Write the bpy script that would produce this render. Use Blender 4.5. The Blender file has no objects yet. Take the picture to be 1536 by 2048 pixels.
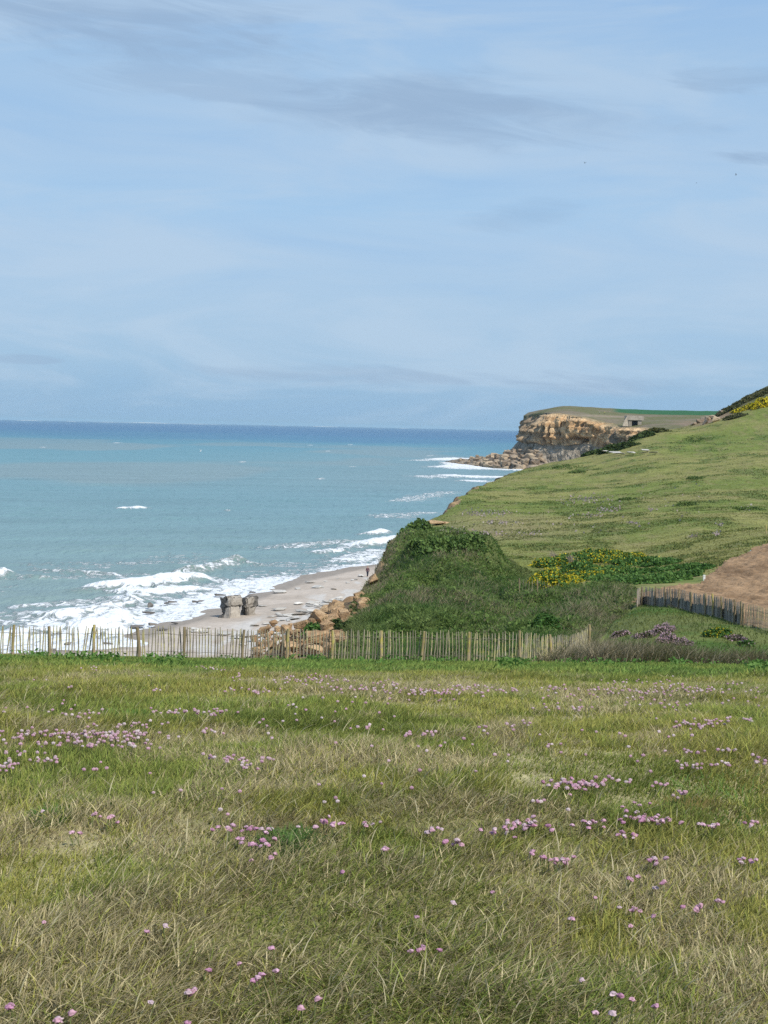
import bpy, bmesh, math, random
import numpy as np
from mathutils import Vector, Matrix, noise as mnoise

random.seed(7)
RNG = np.random.default_rng(11)
scene = bpy.context.scene
COL = scene.collection
R = math.radians

# ------------------------------------------------------------------ camera
EYE = 24.5                      # metres above the sea
F = 2960.0                      # focal length in pixels of the 1536 x 2048 photograph
PITCH, ROLL = R(-3.29), R(1.20)
ROT = Matrix.Rotation(R(90) + PITCH, 3, 'X') @ Matrix.Rotation(ROLL, 3, 'Z')
cam_d = bpy.data.cameras.new('camera')
cam_d.sensor_fit = 'VERTICAL'
cam_d.sensor_height = 36.0
cam_d.lens = F / 2048.0 * 36.0
cam_d.clip_start = 0.1
cam_d.clip_end = 120000.0
cam = bpy.data.objects.new('camera', cam_d)
COL.objects.link(cam)
cam.location = (0, 0, EYE)
cam.rotation_euler = ROT.to_euler()
scene.camera = cam
scene.render.resolution_x, scene.render.resolution_y = 768, 1024

# ------------------------------------------------------------------ light, sky, exposure
SUN_DIR = Vector((0.66, -0.70, 1.10)).normalized()
sun_d = bpy.data.lights.new('sun', 'SUN')
sun_d.energy = 4.5
sun_d.angle = R(0.55)
sun_d.color = (1.0, 0.955, 0.88)
sun = bpy.data.objects.new('sun', sun_d)
COL.objects.link(sun)
sun.rotation_euler = SUN_DIR.to_track_quat('Z', 'Y').to_euler()
sun.location = (60, -40, 120)

scene.view_settings.view_transform = 'Standard'
scene.view_settings.look = 'None'
scene.view_settings.exposure = 0.0
scene.view_settings.gamma = 1.0
scene.cycles.use_denoising = False
scene.cycles.max_bounces = 6
scene.cycles.transparent_max_bounces = 8
scene.cycles.volume_bounces = 0


class NT:
    """Small helper round a node tree."""
    def __init__(self, tree):
        self.t = tree
        self.n = tree.nodes
        self.l = tree.links

    def new(self, kind, **kw):
        nd = self.n.new(kind)
        for k, v in kw.items():
            setattr(nd, k, v)
        return nd

    def put(self, sock, v):
        if isinstance(v, bpy.types.NodeSocket):
            self.l.new(v, sock)
        elif v is not None:
            sock.default_value = v

    def math(self, op, a, b=None, c=None, clamp=False):
        nd = self.new('ShaderNodeMath', operation=op)
        nd.use_clamp = clamp
        self.put(nd.inputs[0], a)
        if b is not None: self.put(nd.inputs[1], b)
        if c is not None: self.put(nd.inputs[2], c)
        return nd.outputs[0]

    def mix(self, f, a, b, blend='MIX'):
        nd = self.new('ShaderNodeMix', data_type='RGBA', blend_type=blend)
        self.put(nd.inputs[0], f)
        self.put(nd.inputs[6], a if isinstance(a, bpy.types.NodeSocket) else (*a[:3], 1))
        self.put(nd.inputs[7], b if isinstance(b, bpy.types.NodeSocket) else (*b[:3], 1))
        return nd.outputs[2]

    def noise(self, vec, scale, detail=4, rough=0.55, dist=0.0):
        nd = self.new('ShaderNodeTexNoise')
        if vec is not None: self.l.new(vec, nd.inputs['Vector'])
        nd.inputs['Scale'].default_value = scale
        nd.inputs['Detail'].default_value = detail
        nd.inputs['Roughness'].default_value = rough
        nd.inputs['Distortion'].default_value = dist
        return nd.outputs['Fac']

    def smooth(self, v, lo, hi, a=0.0, b=1.0):
        nd = self.new('ShaderNodeMapRange', interpolation_type='SMOOTHSTEP')
        self.put(nd.inputs[0], v)
        self.put(nd.inputs[1], lo); self.put(nd.inputs[2], hi)
        self.put(nd.inputs[3], a); self.put(nd.inputs[4], b)
        return nd.outputs[0]

    def ramp(self, v, stops):
        nd = self.new('ShaderNodeValToRGB')
        el = nd.color_ramp.elements
        while len(el) < len(stops): el.new(0.5)
        for e, (p, c) in zip(el, stops):
            e.position = p
            e.color = (*c, 1)
        self.put(nd.inputs[0], v)
        return nd.outputs[0]

    def xyz(self, x, y, z=0.0):
        nd = self.new('ShaderNodeCombineXYZ')
        self.put(nd.inputs[0], x); self.put(nd.inputs[1], y); self.put(nd.inputs[2], z)
        return nd.outputs[0]


def build_world():
    w = bpy.data.worlds.new('World')
    scene.world = w
    w.use_nodes = True
    w.node_tree.nodes.clear()
    g = NT(w.node_tree)
    sky = g.new('ShaderNodeTexSky', sky_type='NISHITA', sun_disc=False)
    sky.sun_elevation = math.asin(SUN_DIR.z)
    sky.sun_rotation = math.atan2(SUN_DIR.x, SUN_DIR.y)
    sky.altitude = 20
    sky.air_density, sky.dust_density, sky.ozone_density = 1.0, 0.6, 1.4
    bg0 = g.new('ShaderNodeBackground')
    g.l.new(sky.outputs[0], bg0.inputs[0])
    bg0.inputs[1].default_value = 0.095

    tc = g.new('ShaderNodeTexCoord').outputs['Generated']
    sp = g.new('ShaderNodeSeparateXYZ')
    g.l.new(tc, sp.inputs[0])
    deg = 180 / math.pi
    el = g.math('MULTIPLY', g.math('ARCSINE', sp.outputs[2]), deg)
    az = g.math('MULTIPLY', g.math('ARCTAN2', sp.outputs[0], sp.outputs[1]), deg)
    # thin high veil: a smooth blue-white sheet, a little bluer towards the horizon
    veil = g.ramp(g.math('DIVIDE', el, 45.0, clamp=True), [
        (0.0, (0.290, 0.485, 0.710)), (1.3 / 45, (0.300, 0.500, 0.725)), (2.4 / 45, (0.355, 0.550, 0.765)),
        (4.5 / 45, (0.415, 0.595, 0.800)), (7.0 / 45, (0.425, 0.605, 0.820)), (8.2 / 45, (0.385, 0.595, 0.840)),
        (10.2 / 45, (0.420, 0.600, 0.820)), (13.5 / 45, (0.380, 0.575, 0.815)), (17 / 45, (0.315, 0.520, 0.820)),
        (1.0, (0.24, 0.42, 0.76))])
    p1 = g.xyz(g.math('MULTIPLY', az, 0.055), g.math('MULTIPLY', el, 0.26), 0.3)
    n1 = g.noise(p1, 1.6, 6, 0.58, 0.6)
    p2 = g.xyz(g.math('MULTIPLY', az, 0.10), g.math('MULTIPLY_ADD', az, 0.06, g.math('MULTIPLY', el, 0.55)), 4.3)
    n2 = g.noise(p2, 1.7, 8, 0.62, 0.9)
    # bright wisps and deeper blue gaps
    col = g.mix(g.smooth(n1, 0.42, 0.66, 0.0, 0.70), veil, (0.490, 0.640, 0.815))
    col = g.mix(g.smooth(n1, 0.46, 0.28, 0.0, 0.38), col, (0.310, 0.530, 0.820))

    def patch(a0, e0, ra, re, tilt, soft, amount, ragged=4.6):
        da = g.math('SUBTRACT', az, a0)
        de = g.math('SUBTRACT', g.math('SUBTRACT', el, e0), g.math('MULTIPLY', da, tilt))
        q = g.math('ADD', g.math('POWER', g.math('ABSOLUTE', g.math('DIVIDE', da, ra)), 2.0),
                   g.math('POWER', g.math('ABSOLUTE', g.math('DIVIDE', de, re)), 2.0))
        m = g.math('ADD', g.math('SUBTRACT', 1.2, q), g.math('MULTIPLY', g.math('SUBTRACT', n2, 0.5), ragged))
        return g.smooth(m, 0.0, soft, 0.0, amount)
    masks = [patch(-10.5, 14.7, 9.5, 1.7, -0.09, 1.6, 0.80, 3.6), patch(2.6, 11.9, 9.8, 1.45, -0.02, 1.5, 0.85, 3.2),
             patch(-7.0, 12.6, 6.5, 0.8, -0.05, 1.2, 0.5), patch(7.5, 11.6, 4.6, 1.0, -0.02, 1.8, 0.75, 2.6), patch(13.6, 10.15, 1.9, 0.26, -0.10, 1.6, 0.8),
             patch(5.0, 8.05, 2.2, 0.6, 0.1, 1.8, 0.38), patch(12.8, 12.9, 3.5, 0.5, 0.0, 1.2, 0.5),
             patch(-1.5, 1.95, 9.0, 0.42, 0.0, 1.5, 0.62), patch(9.0, 1.75, 3.6, 0.42, 0.0, 1.5, 0.6),
             patch(-14.0, 2.25, 1.6, 0.2, 0.0, 0.9, 0.5)]
    m = masks[0]
    for k in masks[1:]:
        m = g.math('MAXIMUM', m, k)
    col = g.mix(m, col, (0.315, 0.455, 0.650))
    bg1 = g.new('ShaderNodeBackground')
    g.l.new(col, bg1.inputs[0])
    bg1.inputs[1].default_value = 1.0
    f = g.smooth(el, 12.0, 70.0, 0.93, 0.45)
    mx = g.new('ShaderNodeMixShader')
    g.put(mx.inputs[0], f)
    g.l.new(bg0.outputs[0], mx.inputs[1]); g.l.new(bg1.outputs[0], mx.inputs[2])
    out = g.new('ShaderNodeOutputWorld')
    g.l.new(mx.outputs[0], out.inputs[0])


build_world()

# ------------------------------------------------------------------ helpers: pictures rays, noise, meshes


def ray(px, py):
    d = ROT @ Vector(((px - 768) / F, -(py - 1024) / F, -1.0))
    return d / d.y


def at(px, py, Y):
    d = ray(px, py)
    return Vector((d.x * Y, Y, EYE + d.z * Y))


def atz(px, py, z):
    d = ray(px, py)
    Y = (z - EYE) / d.z
    return Vector((d.x * Y, Y, z))


def smoothstep(a, b, x):
    t = np.clip((x - a) / (b - a), 0, 1)
    return t * t * (3 - 2 * t)


def _hash(ix, iy, seed):
    h = (ix.astype(np.int64) * 374761393 + iy.astype(np.int64) * 668265263 + seed * 974634777) & 0xFFFFFFFF
    h = ((h ^ (h >> 13)) * 1274126177) & 0xFFFFFFFF
    h = (h ^ (h >> 16)) & 0xFFFFFFFF
    return h.astype(np.float64) / 4294967295.0


def vnoise(x, y, seed=0):
    x = np.asarray(x, float); y = np.asarray(y, float)
    fx, fy = np.floor(x), np.floor(y)
    tx, ty = x - fx, y - fy
    tx = tx * tx * tx * (tx * (tx * 6 - 15) + 10)
    ty = ty * ty * ty * (ty * (ty * 6 - 15) + 10)
    a, b = _hash(fx, fy, seed), _hash(fx + 1, fy, seed)
    c, d = _hash(fx, fy + 1, seed), _hash(fx + 1, fy + 1, seed)
    return (a * (1 - tx) + b * tx) * (1 - ty) + (c * (1 - tx) + d * tx) * ty


def fbm(x, y, seed=0, octv=4, gain=0.5):
    s, amp, tot, f = 0.0, 1.0, 0.0, 1.0
    for k in range(octv):
        s = s + amp * vnoise(x * f + 17.3 * k, y * f - 9.1 * k, seed + k)
        tot += amp
        amp *= gain
        f *= 2.03
    return s / tot            # 0..1


def mixc(a, b, t):
    t = np.asarray(t)[..., None]
    return np.asarray(a) * (1 - t) + np.asarray(b) * t


def np_mesh(name, verts, faces, attrs=None, smooth=True):
    """verts (n,3); faces (m,k) all the same size; attrs {name: (n,) or (n,3)} on points."""
    me = bpy.data.meshes.new(name)
    verts = np.asarray(verts, np.float32); faces = np.asarray(faces, np.int32)
    n, (m, k) = len(verts), faces.shape
    me.vertices.add(n)
    me.vertices.foreach_set('co', verts.ravel())
    me.loops.add(m * k)
    me.loops.foreach_set('vertex_index', faces.ravel())
    me.polygons.add(m)
    me.polygons.foreach_set('loop_start', np.arange(0, m * k, k, dtype=np.int32))
    me.polygons.foreach_set('use_smooth', np.full(m, smooth))
    for an, av in (attrs or {}).items():
        av = np.asarray(av, np.float32)
        if av.ndim == 2:
            at_ = me.attributes.new(an, 'FLOAT_COLOR', 'POINT')
            at_.data.foreach_set('color', np.concatenate([av, np.ones((n, 1), np.float32)], 1).ravel())
        else:
            at_ = me.attributes.new(an, 'FLOAT', 'POINT')
            at_.data.foreach_set('value', av.ravel())
    me.update(calc_edges=True)
    return me


def obj(name, me, mat=None, parent=None, loc=None, rot=None, scale=None):
    o = bpy.data.objects.new(name, me)
    COL.objects.link(o)
    if me is not None and mat is not None and not me.materials:
        me.materials.append(mat)
    if parent is not None: o.parent = parent
    if loc is not None: o.location = loc
    if rot is not None: o.rotation_euler = rot
    if scale is not None: o.scale = scale
    return o


def tag(o, label=None, cat=None, group=None, kind=None):
    if label: o['label'] = label
    if cat: o['category'] = cat
    if group: o['group'] = group
    if kind: o['kind'] = kind
    return o


def bm_mesh(name, bm, smooth=False):
    me = bpy.data.meshes.new(name)
    bm.normal_update()
    bm.to_mesh(me)
    bm.free()
    for p in me.polygons: p.use_smooth = smooth
    return me


# ------------------------------------------------------------------ materials


def principled(name):
    m = bpy.data.materials.new(name)
    m.use_nodes = True
    m.node_tree.nodes.clear()
    g = NT(m.node_tree)
    b = g.new('ShaderNodeBsdfPrincipled')
    o = g.new('ShaderNodeOutputMaterial')
    g.l.new(b.outputs[0], o.inputs[0])
    return m, g, b, o


def attr(g, name, color=True):
    nd = g.new('ShaderNodeAttribute', attribute_name=name)
    return nd.outputs['Color'] if color else nd.outputs['Fac']


def bump(g, b, h, dist, strength=1.0):
    nd = g.new('ShaderNodeBump')
    nd.inputs['Distance'].default_value = dist
    nd.inputs['Strength'].default_value = strength
    g.l.new(h, nd.inputs['Height'])
    g.l.new(nd.outputs[0], b.inputs['Normal'])


def mat_tint(name, rough=0.75, spec=0.2, transl=0.25):
    """Leaves, blades and petals: each one carries its own colour."""
    m, g, b, o = principled(name)
    c = attr(g, 'tint')
    g.l.new(c, b.inputs['Base Color'])
    b.inputs['Roughness'].default_value = rough
    b.inputs['Specular IOR Level'].default_value = spec
    if transl > 0:
        tr = g.new('ShaderNodeBsdfTranslucent')
        g.l.new(c, tr.inputs[0])
        mx = g.new('ShaderNodeMixShader')
        mx.inputs[0].default_value = transl
        g.l.new(b.outputs[0], mx.inputs[1]); g.l.new(tr.outputs[0], mx.inputs[2])
        g.l.new(mx.outputs[0], o.inputs[0])
    return m


def mat_ground(name, s1, s2, amt, bdist, rough=0.95):
    """Surface colour from the sheet's own soil map, broken up by two sizes of noise."""
    m, g, b, o = principled(name)
    tc = g.new('ShaderNodeTexCoord').outputs['Object']
    n1 = g.noise(tc, s1, 6, 0.65)
    n2 = g.noise(tc, s2, 3, 0.6)
    f = g.math('ADD', g.math('MULTIPLY', n1, 0.6), g.math('MULTIPLY', n2, 0.4))
    k = g.smooth(f, 0.33, 0.67, 1 - amt, 1 + amt)
    g.l.new(g.mix(1.0, attr(g, 'tint'), g.xyz(k, k, k), 'MULTIPLY'), b.inputs['Base Color'])
    b.inputs['Roughness'].default_value = rough
    b.inputs['Specular IOR Level'].default_value = 0.15
    bump(g, b, f, bdist)
    return m


def mat_rock(name, c1, c2, c3, scale, bdist=0.15, rough=0.9, layers=0.0):
    m, g, b, o = principled(name)
    tc = g.new('ShaderNodeTexCoord').outputs['Object']
    info = g.new('ShaderNodeObjectInfo').outputs['Random']
    off = g.new('ShaderNodeVectorMath', operation='ADD')
    g.l.new(tc, off.inputs[0])
    g.l.new(g.xyz(g.math('MULTIPLY', info, 40.0), g.math('MULTIPLY', info, 17.0), info), off.inputs[1])
    v = off.outputs[0]
    n1 = g.noise(v, scale, 6, 0.65)
    n2 = g.noise(v, scale * 4.3, 4, 0.6)
    col = g.mix(g.smooth(n1, 0.36, 0.64), c1, c2)
    col = g.mix(g.smooth(n2, 0.52, 0.72, 0.0, 0.8), col, c3)
    rk = g.math('MULTIPLY_ADD', info, 0.5, 0.75)
    col = g.mix(1.0, col, g.xyz(rk, rk, rk), 'MULTIPLY')
    g.l.new(col, b.inputs['Base Color'])
    b.inputs['Roughness'].default_value = rough
    b.inputs['Specular IOR Level'].default_value = 0.2
    bump(g, b, g.math('ADD', n1, g.math('MULTIPLY', n2, 0.6)), bdist)
    return m


def mat_wood(name, dark, light, moss):
    m, g, b, o = principled(name)
    tc = g.new('ShaderNodeTexCoord').outputs['Object']
    info = g.new('ShaderNodeObjectInfo').outputs['Random']
    mp = g.new('ShaderNodeMapping')
    mp.inputs['Scale'].default_value = (30, 30, 2.5)
    g.l.new(tc, mp.inputs[0])
    n1 = g.noise(mp.outputs[0], 1.0, 4, 0.6)
    n2 = g.noise(tc, 5.0, 3, 0.6)
    col = g.mix(g.smooth(n1, 0.35, 0.65), dark, light)
    mo = g.math('MULTIPLY', g.smooth(n2, 0.44, 0.60), g.smooth(info, 0.25, 0.9, 0.1, 1.0))
    col = g.mix(mo, col, moss)
    rk = g.math('MULTIPLY_ADD', info, 0.45, 0.78)
    col = g.mix(1.0, col, g.xyz(rk, rk, rk), 'MULTIPLY')
    g.l.new(col, b.inputs['Base Color'])
    b.inputs['Roughness'].default_value = 0.85
    b.inputs['Specular IOR Level'].default_value = 0.2
    bump(g, b, n1, 0.004)
    return m


def mat_plain(name, c, rough=0.8, var=0.15, scale=12.0, metal=0.0):
    m, g, b, o = principled(name)
    tc = g.new('ShaderNodeTexCoord').outputs['Object']
    k = g.smooth(g.noise(tc, scale, 4, 0.6), 0.3, 0.7, 1 - var, 1 + var)
    g.l.new(g.mix(1.0, c, g.xyz(k, k, k), 'MULTIPLY'), b.inputs['Base Color'])
    b.inputs['Roughness'].default_value = rough
    b.inputs['Metallic'].default_value = metal
    b.inputs['Specular IOR Level'].default_value = 0.25
    return m


def mat_sea():
    m, g, b, o = principled('sea_water')
    tc = g.new('ShaderNodeTexCoord').outputs['Object']
    foam = attr(g, 'foam', False)
    mp = g.new('ShaderNodeMapping')
    mp.inputs['Rotation'].default_value = (0, 0, R(20))
    mp.inputs['Scale'].default_value = (1.0, 0.55, 1.0)
    g.l.new(tc, mp.inputs[0])
    n = g.noise(mp.outputs[0], 0.6, 8, 0.66, 1.3)
    nn = g.smooth(n, 0.27, 0.73)
    thr = g.math('SUBTRACT', 1.0, foam)
    mask = g.smooth(g.math('SUBTRACT', nn, thr), -0.30, 0.30)
    mask = g.math('MULTIPLY', mask, g.smooth(foam, 0.02, 0.12))
    col = g.mix(mask, attr(g, 'tint'), (0.74, 0.77, 0.78))
    g.l.new(col, b.inputs['Base Color'])
    g.put(b.inputs['Roughness'], g.math('MULTIPLY_ADD', mask, 0.5, 0.32))
    g.put(b.inputs['Specular IOR Level'], g.math('MULTIPLY_ADD', mask, -0.15, 0.24))
    b.inputs['IOR'].default_value = 1.33
    w1 = g.noise(mp.outputs[0], 0.33, 5, 0.6, 0.3)
    w2 = g.noise(mp.outputs[0], 1.9, 3, 0.6, 0.0)
    hgt = g.math('ADD', g.math('ADD', w1, g.math('MULTIPLY', w2, 0.16)), g.math('MULTIPLY', mask, 0.25))
    bump(g, b, hgt, 1.3, 0.9)
    return m


M = {
    'blade': mat_tint('grass_blades', 0.75, 0.15, 0.40),
    'leaf': mat_tint('leaves', 0.65, 0.2, 0.25),
    'petal': mat_tint('petals', 0.7, 0.15, 0.35),
    'meadow': mat_ground('meadow_soil', 1.6, 9.0, 0.35, 0.03),
    'hill': mat_ground('hill_turf', 0.35, 1.7, 0.22, 0.25),
    'plough': mat_ground('ploughed_soil', 1.1, 3.5, 0.28, 0.22),
    'beach': mat_ground('shingle', 1.3, 6.0, 0.16, 0.06),
    'cliff': mat_ground('cliff_rock', 0.30, 1.2, 0.42, 0.5),
    'sandstone': mat_rock('tan_sandstone', (0.32, 0.20, 0.105), (0.47, 0.33, 0.19), (0.14, 0.09, 0.055), 1.4, 0.25),
    'farstone': mat_rock('headland_boulder_stone', (0.26, 0.20, 0.145), (0.44, 0.345, 0.235), (0.13, 0.11, 0.09), 0.35, 0.5),
    'slab': mat_rock('pale_grey_slab_stone', (0.46, 0.44, 0.40), (0.58, 0.56, 0.51), (0.40, 0.375, 0.33), 1.4, 0.05),
    'wetrock': mat_rock('wet_dark_rock', (0.13, 0.12, 0.11), (0.20, 0.18, 0.155), (0.08, 0.075, 0.07), 1.2, 0.08, 0.5),
    'concrete': mat_rock('weathered_shaded_concrete', (0.095, 0.09, 0.08), (0.155, 0.145, 0.13), (0.06, 0.055, 0.05), 1.5, 0.05),  # stained grey, darkened further for the shaded left side of the ruins
    'concrete_pale': mat_rock('pale_lit_concrete', (0.30, 0.27, 0.23), (0.40, 0.365, 0.31), (0.20, 0.175, 0.145), 1.5, 0.05),  # paler copy, sunlight on the right-hand blocks put into the colour
    'wood': mat_wood('chestnut_wood', (0.18, 0.15, 0.105), (0.40, 0.355, 0.275), (0.40, 0.355, 0.17)),
    'post': mat_wood('post_wood', (0.22, 0.165, 0.095), (0.40, 0.315, 0.195), (0.40, 0.34, 0.09)),
    'greywood': mat_wood('weathered_grey_wood', (0.21, 0.185, 0.155), (0.42, 0.375, 0.31), (0.30, 0.25, 0.19)),
    'wire': mat_plain('rusty_wire', (0.16, 0.13, 0.10), 0.6),
    'netting': mat_plain('dark_net', (0.16, 0.16, 0.15), 0.8),
    'dark': mat_plain('recess_shade', (0.02, 0.02, 0.02), 0.9),
    'bunker': mat_rock('bunker_concrete', (0.28, 0.245, 0.195), (0.36, 0.32, 0.26), (0.20, 0.175, 0.13), 0.5, 0.1),
    'white': mat_plain('white_paint', (0.75, 0.74, 0.70), 0.6),
    'skin': mat_plain('skin', (0.50, 0.32, 0.24), 0.6),
    'hair': mat_plain('hair', (0.05, 0.035, 0.03), 0.7),
    'jacket_red': mat_plain('maroon_jacket', (0.13, 0.075, 0.085), 0.8),
    'trousers': mat_plain('navy_trousers', (0.03, 0.035, 0.055), 0.8),
    'jacket_yellow': mat_plain('yellow_jacket', (0.65, 0.62, 0.16), 0.8),
    'jacket_pale': mat_plain('pale_green_jacket', (0.70, 0.76, 0.62), 0.8),
    'gull_white': mat_plain('gull_white', (0.75, 0.75, 0.73), 0.8),
    'gull_dark': mat_plain('gull_dark', (0.12, 0.12, 0.13), 0.8),
    'chalk': mat_plain('chalk_cliff', (0.55, 0.55, 0.52), 0.9, 0.1, 0.01),
    'stem': mat_plain('stem_green', (0.15, 0.18, 0.06)),
    'sea': mat_sea(),
}

# ------------------------------------------------------------------ the lie of the land
DROP_Y = np.array([0.0, 2.0, 4.0, 8.3, 11.0, 16.0, 25.0, 40.0, 47.0, 60.0])
DROP_V = np.array([1.60, 1.60, 1.615, 1.70, 2.03, 2.74, 4.12, 6.42, 7.50, 9.5])


def drop(y):
    # a smooth curve through the survey points
    y = np.clip(np.asarray(y, float), 0, 60)
    k = (np.interp(y - 1.2, DROP_Y, DROP_V) + np.interp(y, DROP_Y, DROP_V) * 2 + np.interp(y + 1.2, DROP_Y, DROP_V)) / 4
    return k


def meadow_z(x, y):
    a = np.clip(x / np.maximum(y, 2.0), -0.6, 0.6)
    z = EYE - drop(y) * (1 - 0.055 * a)
    z = z + (fbm(x * 0.22, y * 0.22, 5, 3) - 0.5) * 0.10 * smoothstep(1, 6, y)
    z = z + (vnoise(x * 1.3, y * 1.3, 8) - 0.5) * 0.05
    return z


# survey points: (px, py, distance, lift)
SURVEY = [
    (0, 1318, 47, 0), (300, 1316, 47, 0), (600, 1320, 47, 0), (850, 1322, 47, 0), (1050, 1326, 47, 0), (1300, 1333, 47, 0), (1536, 1336, 47, 0), (-200, 1318, 47, 0), (1750, 1340, 47, 0),
    (700, 1275, 78, -.9), (760, 1292, 60, -.9), (900, 1288, 59, -1), (1100, 1288, 57, -.8), (900, 1250, 84, -1), (1050, 1252, 79, -1),
    (750, 1207, 105, -.9), (900, 1203, 104, -1), (1100, 1210, 99, -1), (765, 1152, 150, -1), (900, 1152, 139, -1), (1050, 1162, 124, -1),
    (780, 1105, 180, -1.2), (838, 1058, 190, -1.8), (900, 1092, 178, -1), (980, 1097, 170, -.8), (1060, 1130, 150, -.5),
    (1200, 1292, 55, -.5), (1400, 1302, 52, -.5), (1536, 1312, 51, -.5), (1250, 1242, 71, 0), (1350, 1238, 68, 0), (1300, 1214, 81, 0), (1440, 1270, 60, 0),
    (1285, 1206, 85, 0), (1390, 1223, 77, 0), (1490, 1252, 66, 0), (1540, 1258, 63, 0), (1200, 1225, 82, -.5),
    (1300, 1179, 100, 0), (1400, 1169, 108, 0), (1536, 1200, 85, 0), (1536, 1087, 145, 0), (1450, 1130, 125, 0), (1490, 1110, 135, 0),
    (1080, 1160, 128, -.3), (1150, 1122, 155, 0), (1280, 1112, 160, 0), (1200, 1152, 126, -.3), (1380, 1140, 128, 0),
    (905, 1072, 205, 0), (1000, 1080, 190, 0), (1100, 1082, 186, 0), (1300, 1082, 177, 0), (1480, 1060, 175, 0),
    (872, 1050, 243, 0), (1000, 1032, 240, 0), (1200, 1030, 235, 0), (1450, 1020, 222, 0),
    (908, 1012, 262, 0), (938, 986, 290, 0), (1050, 987, 300, 0), (1250, 985, 290, 0), (1500, 970, 278, 0),
    (1022, 946, 400, 0), (980, 964, 345, 0), (1200, 942, 360, 0), (1400, 920, 350, 0), (1536, 912, 340, 0),
    (1100, 925, 410, 0), (1180, 907, 420, 0), (1260, 881, 430, 0), (1300, 864, 440, 0), (1360, 856, 445, 0), (1400, 848, 445, 0), (1440, 828, 450, 0), (1500, 790, 460, 0), (1540, 774, 465, 0),
    (1400, 885, 395, 0), (1536, 845, 415, 0), (1500, 860, 405, 0),
    (1700, 715, 485, 0), (1700, 840, 410, 0), (1700, 1000, 250, 0), (1700, 1090, 140, 0), (1700, 1200, 85, 0), (1700, 1310, 52, 0),
    (1100, 955, 500, 0), (1200, 945, 520, 0), (1260, 920, 540, 0), (1330, 900, 560, 0), (1400, 885, 560, 0), (1470, 840, 570, 0), (1540, 800, 580, 0),
    (1260, 905, 700, 0), (1400, 880, 700, 0), (1540, 850, 720, 0), (1700, 800, 720, 0),
    (1075, 831, 945, 0), (1150, 831, 930, 0), (1190, 834, 920, 0), (1110, 814, 1000, 0), (1150, 813, 1010, 0), (1062, 829, 985, 0), (1052, 838, 1000, 0), (1200, 822, 1000, 0), (1200, 817, 1100, 0),
    (1300, 824, 1100, 0), (1300, 820, 1350, 0), (1400, 826, 1100, 0), (1400, 822, 1350, 0), (1265, 838, 940, 0), (1265, 849, 885, 0), (1228, 862, 870, 0), (1300, 850, 870, 0),
    (1350, 846, 880, 0), (1400, 841, 900, 0), (1245, 880, 850, 0), (1540, 826, 1100, 0), (1540, 823, 1350, 0), (1700, 820, 1350, 0), (1320, 870, 790, 0), (1400, 862, 800, 0),
]


def rbf_fit():
    P = np.array([list(at(px, py, Y) + Vector((0, 0, dz))) for px, py, Y, dz in SURVEY])
    q = np.stack([P[:, 0] / P[:, 1] / 0.11, np.log(P[:, 1]) / 0.5], 1)
    z = P[:, 2]
    n = len(q)
    r = np.linalg.norm(q[:, None] - q[None], axis=2)
    K = np.where(r > 1e-9, r * r * np.log(np.maximum(r, 1e-9)), 0) + np.eye(n) * 0.02
    A = np.zeros((n + 3, n + 3))
    A[:n, :n] = K
    A[:n, n] = 1; A[:n, n + 1:] = q
    A[n, :n] = 1; A[n + 1:, :n] = q.T
    w = np.linalg.solve(A, np.concatenate([z, np.zeros(3)]))
    return q, w


RQ, RW = rbf_fit()


def land_z(x, y):
    x = np.asarray(x, float); y = np.asarray(y, float)
    sh = x.shape
    x = x.ravel(); y = y.ravel()
    qy = np.log(np.clip(y, 46, 1400)) / 0.5
    qx = np.clip(x / np.maximum(y, 1.0), -0.34, 0.36) / 0.11
    out = np.empty(len(x))
    n = len(RQ)
    for s in range(0, len(x), 60000):
        a = qx[s:s + 60000, None] - RQ[None, :, 0]
        b = qy[s:s + 60000, None] - RQ[None, :, 1]
        r2 = np.maximum(a * a + b * b, 1e-12)
        out[s:s + 60000] = (0.5 * r2 * np.log(r2)) @ RW[:n] + RW[n] + qx[s:s + 60000] * RW[n + 1] + qy[s:s + 60000] * RW[n + 2]
    return out.reshape(sh)


EDGE = np.array([(-400, 52), (-80, 52), (-40, 53), (-14, 54), (-6.5, 55.5), (-3.4, 60), (-2.6, 72), (-2.4, 85), (-2.0, 95), (-1.6, 120), (-0.3, 150), (0.9, 172), (1.7, 184), (3.0, 194),
                 (4.8, 203), (7.0, 222), (7.9, 243), (11.5, 262), (16.6, 290), (25, 345), (34.2, 400), (62, 470), (100, 560), (132, 680), (152, 790), (144, 850), (137, 868), (131, 900),
                 (121, 912), (112, 920), (100, 932), (95, 960), (93.5, 1020), (105, 1100), (180, 1300), (300, 1700)], float)
LAND_POLY = np.concatenate([EDGE, [(4000, 1700), (4000, -300), (-400, -300)]])
WATER = np.array([(-300, 90), (-80, 120), (-48, 140), (-38.0, 152)] + [tuple(atz(px, py, 0.0))[:2] for px, py in
                 ((225, 1300), (290, 1272), (345, 1252), (440, 1226), (510, 1197), (600, 1164), (680, 1146), (738, 1133))] +
                 [(2.0, 262), (4, 285), (10, 310), (24, 400), (52, 480), (90, 570), (122, 690), (136, 780), (128, 850), (112, 880), (96, 900), (84, 905), (70, 950), (48, 1050), (60, 1090), (95, 1110), (170, 1310), (290, 1710)], float)
WATER_POLY = np.concatenate([WATER, [(4000, 1710), (4000, -300), (-300, -300)]])


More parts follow.
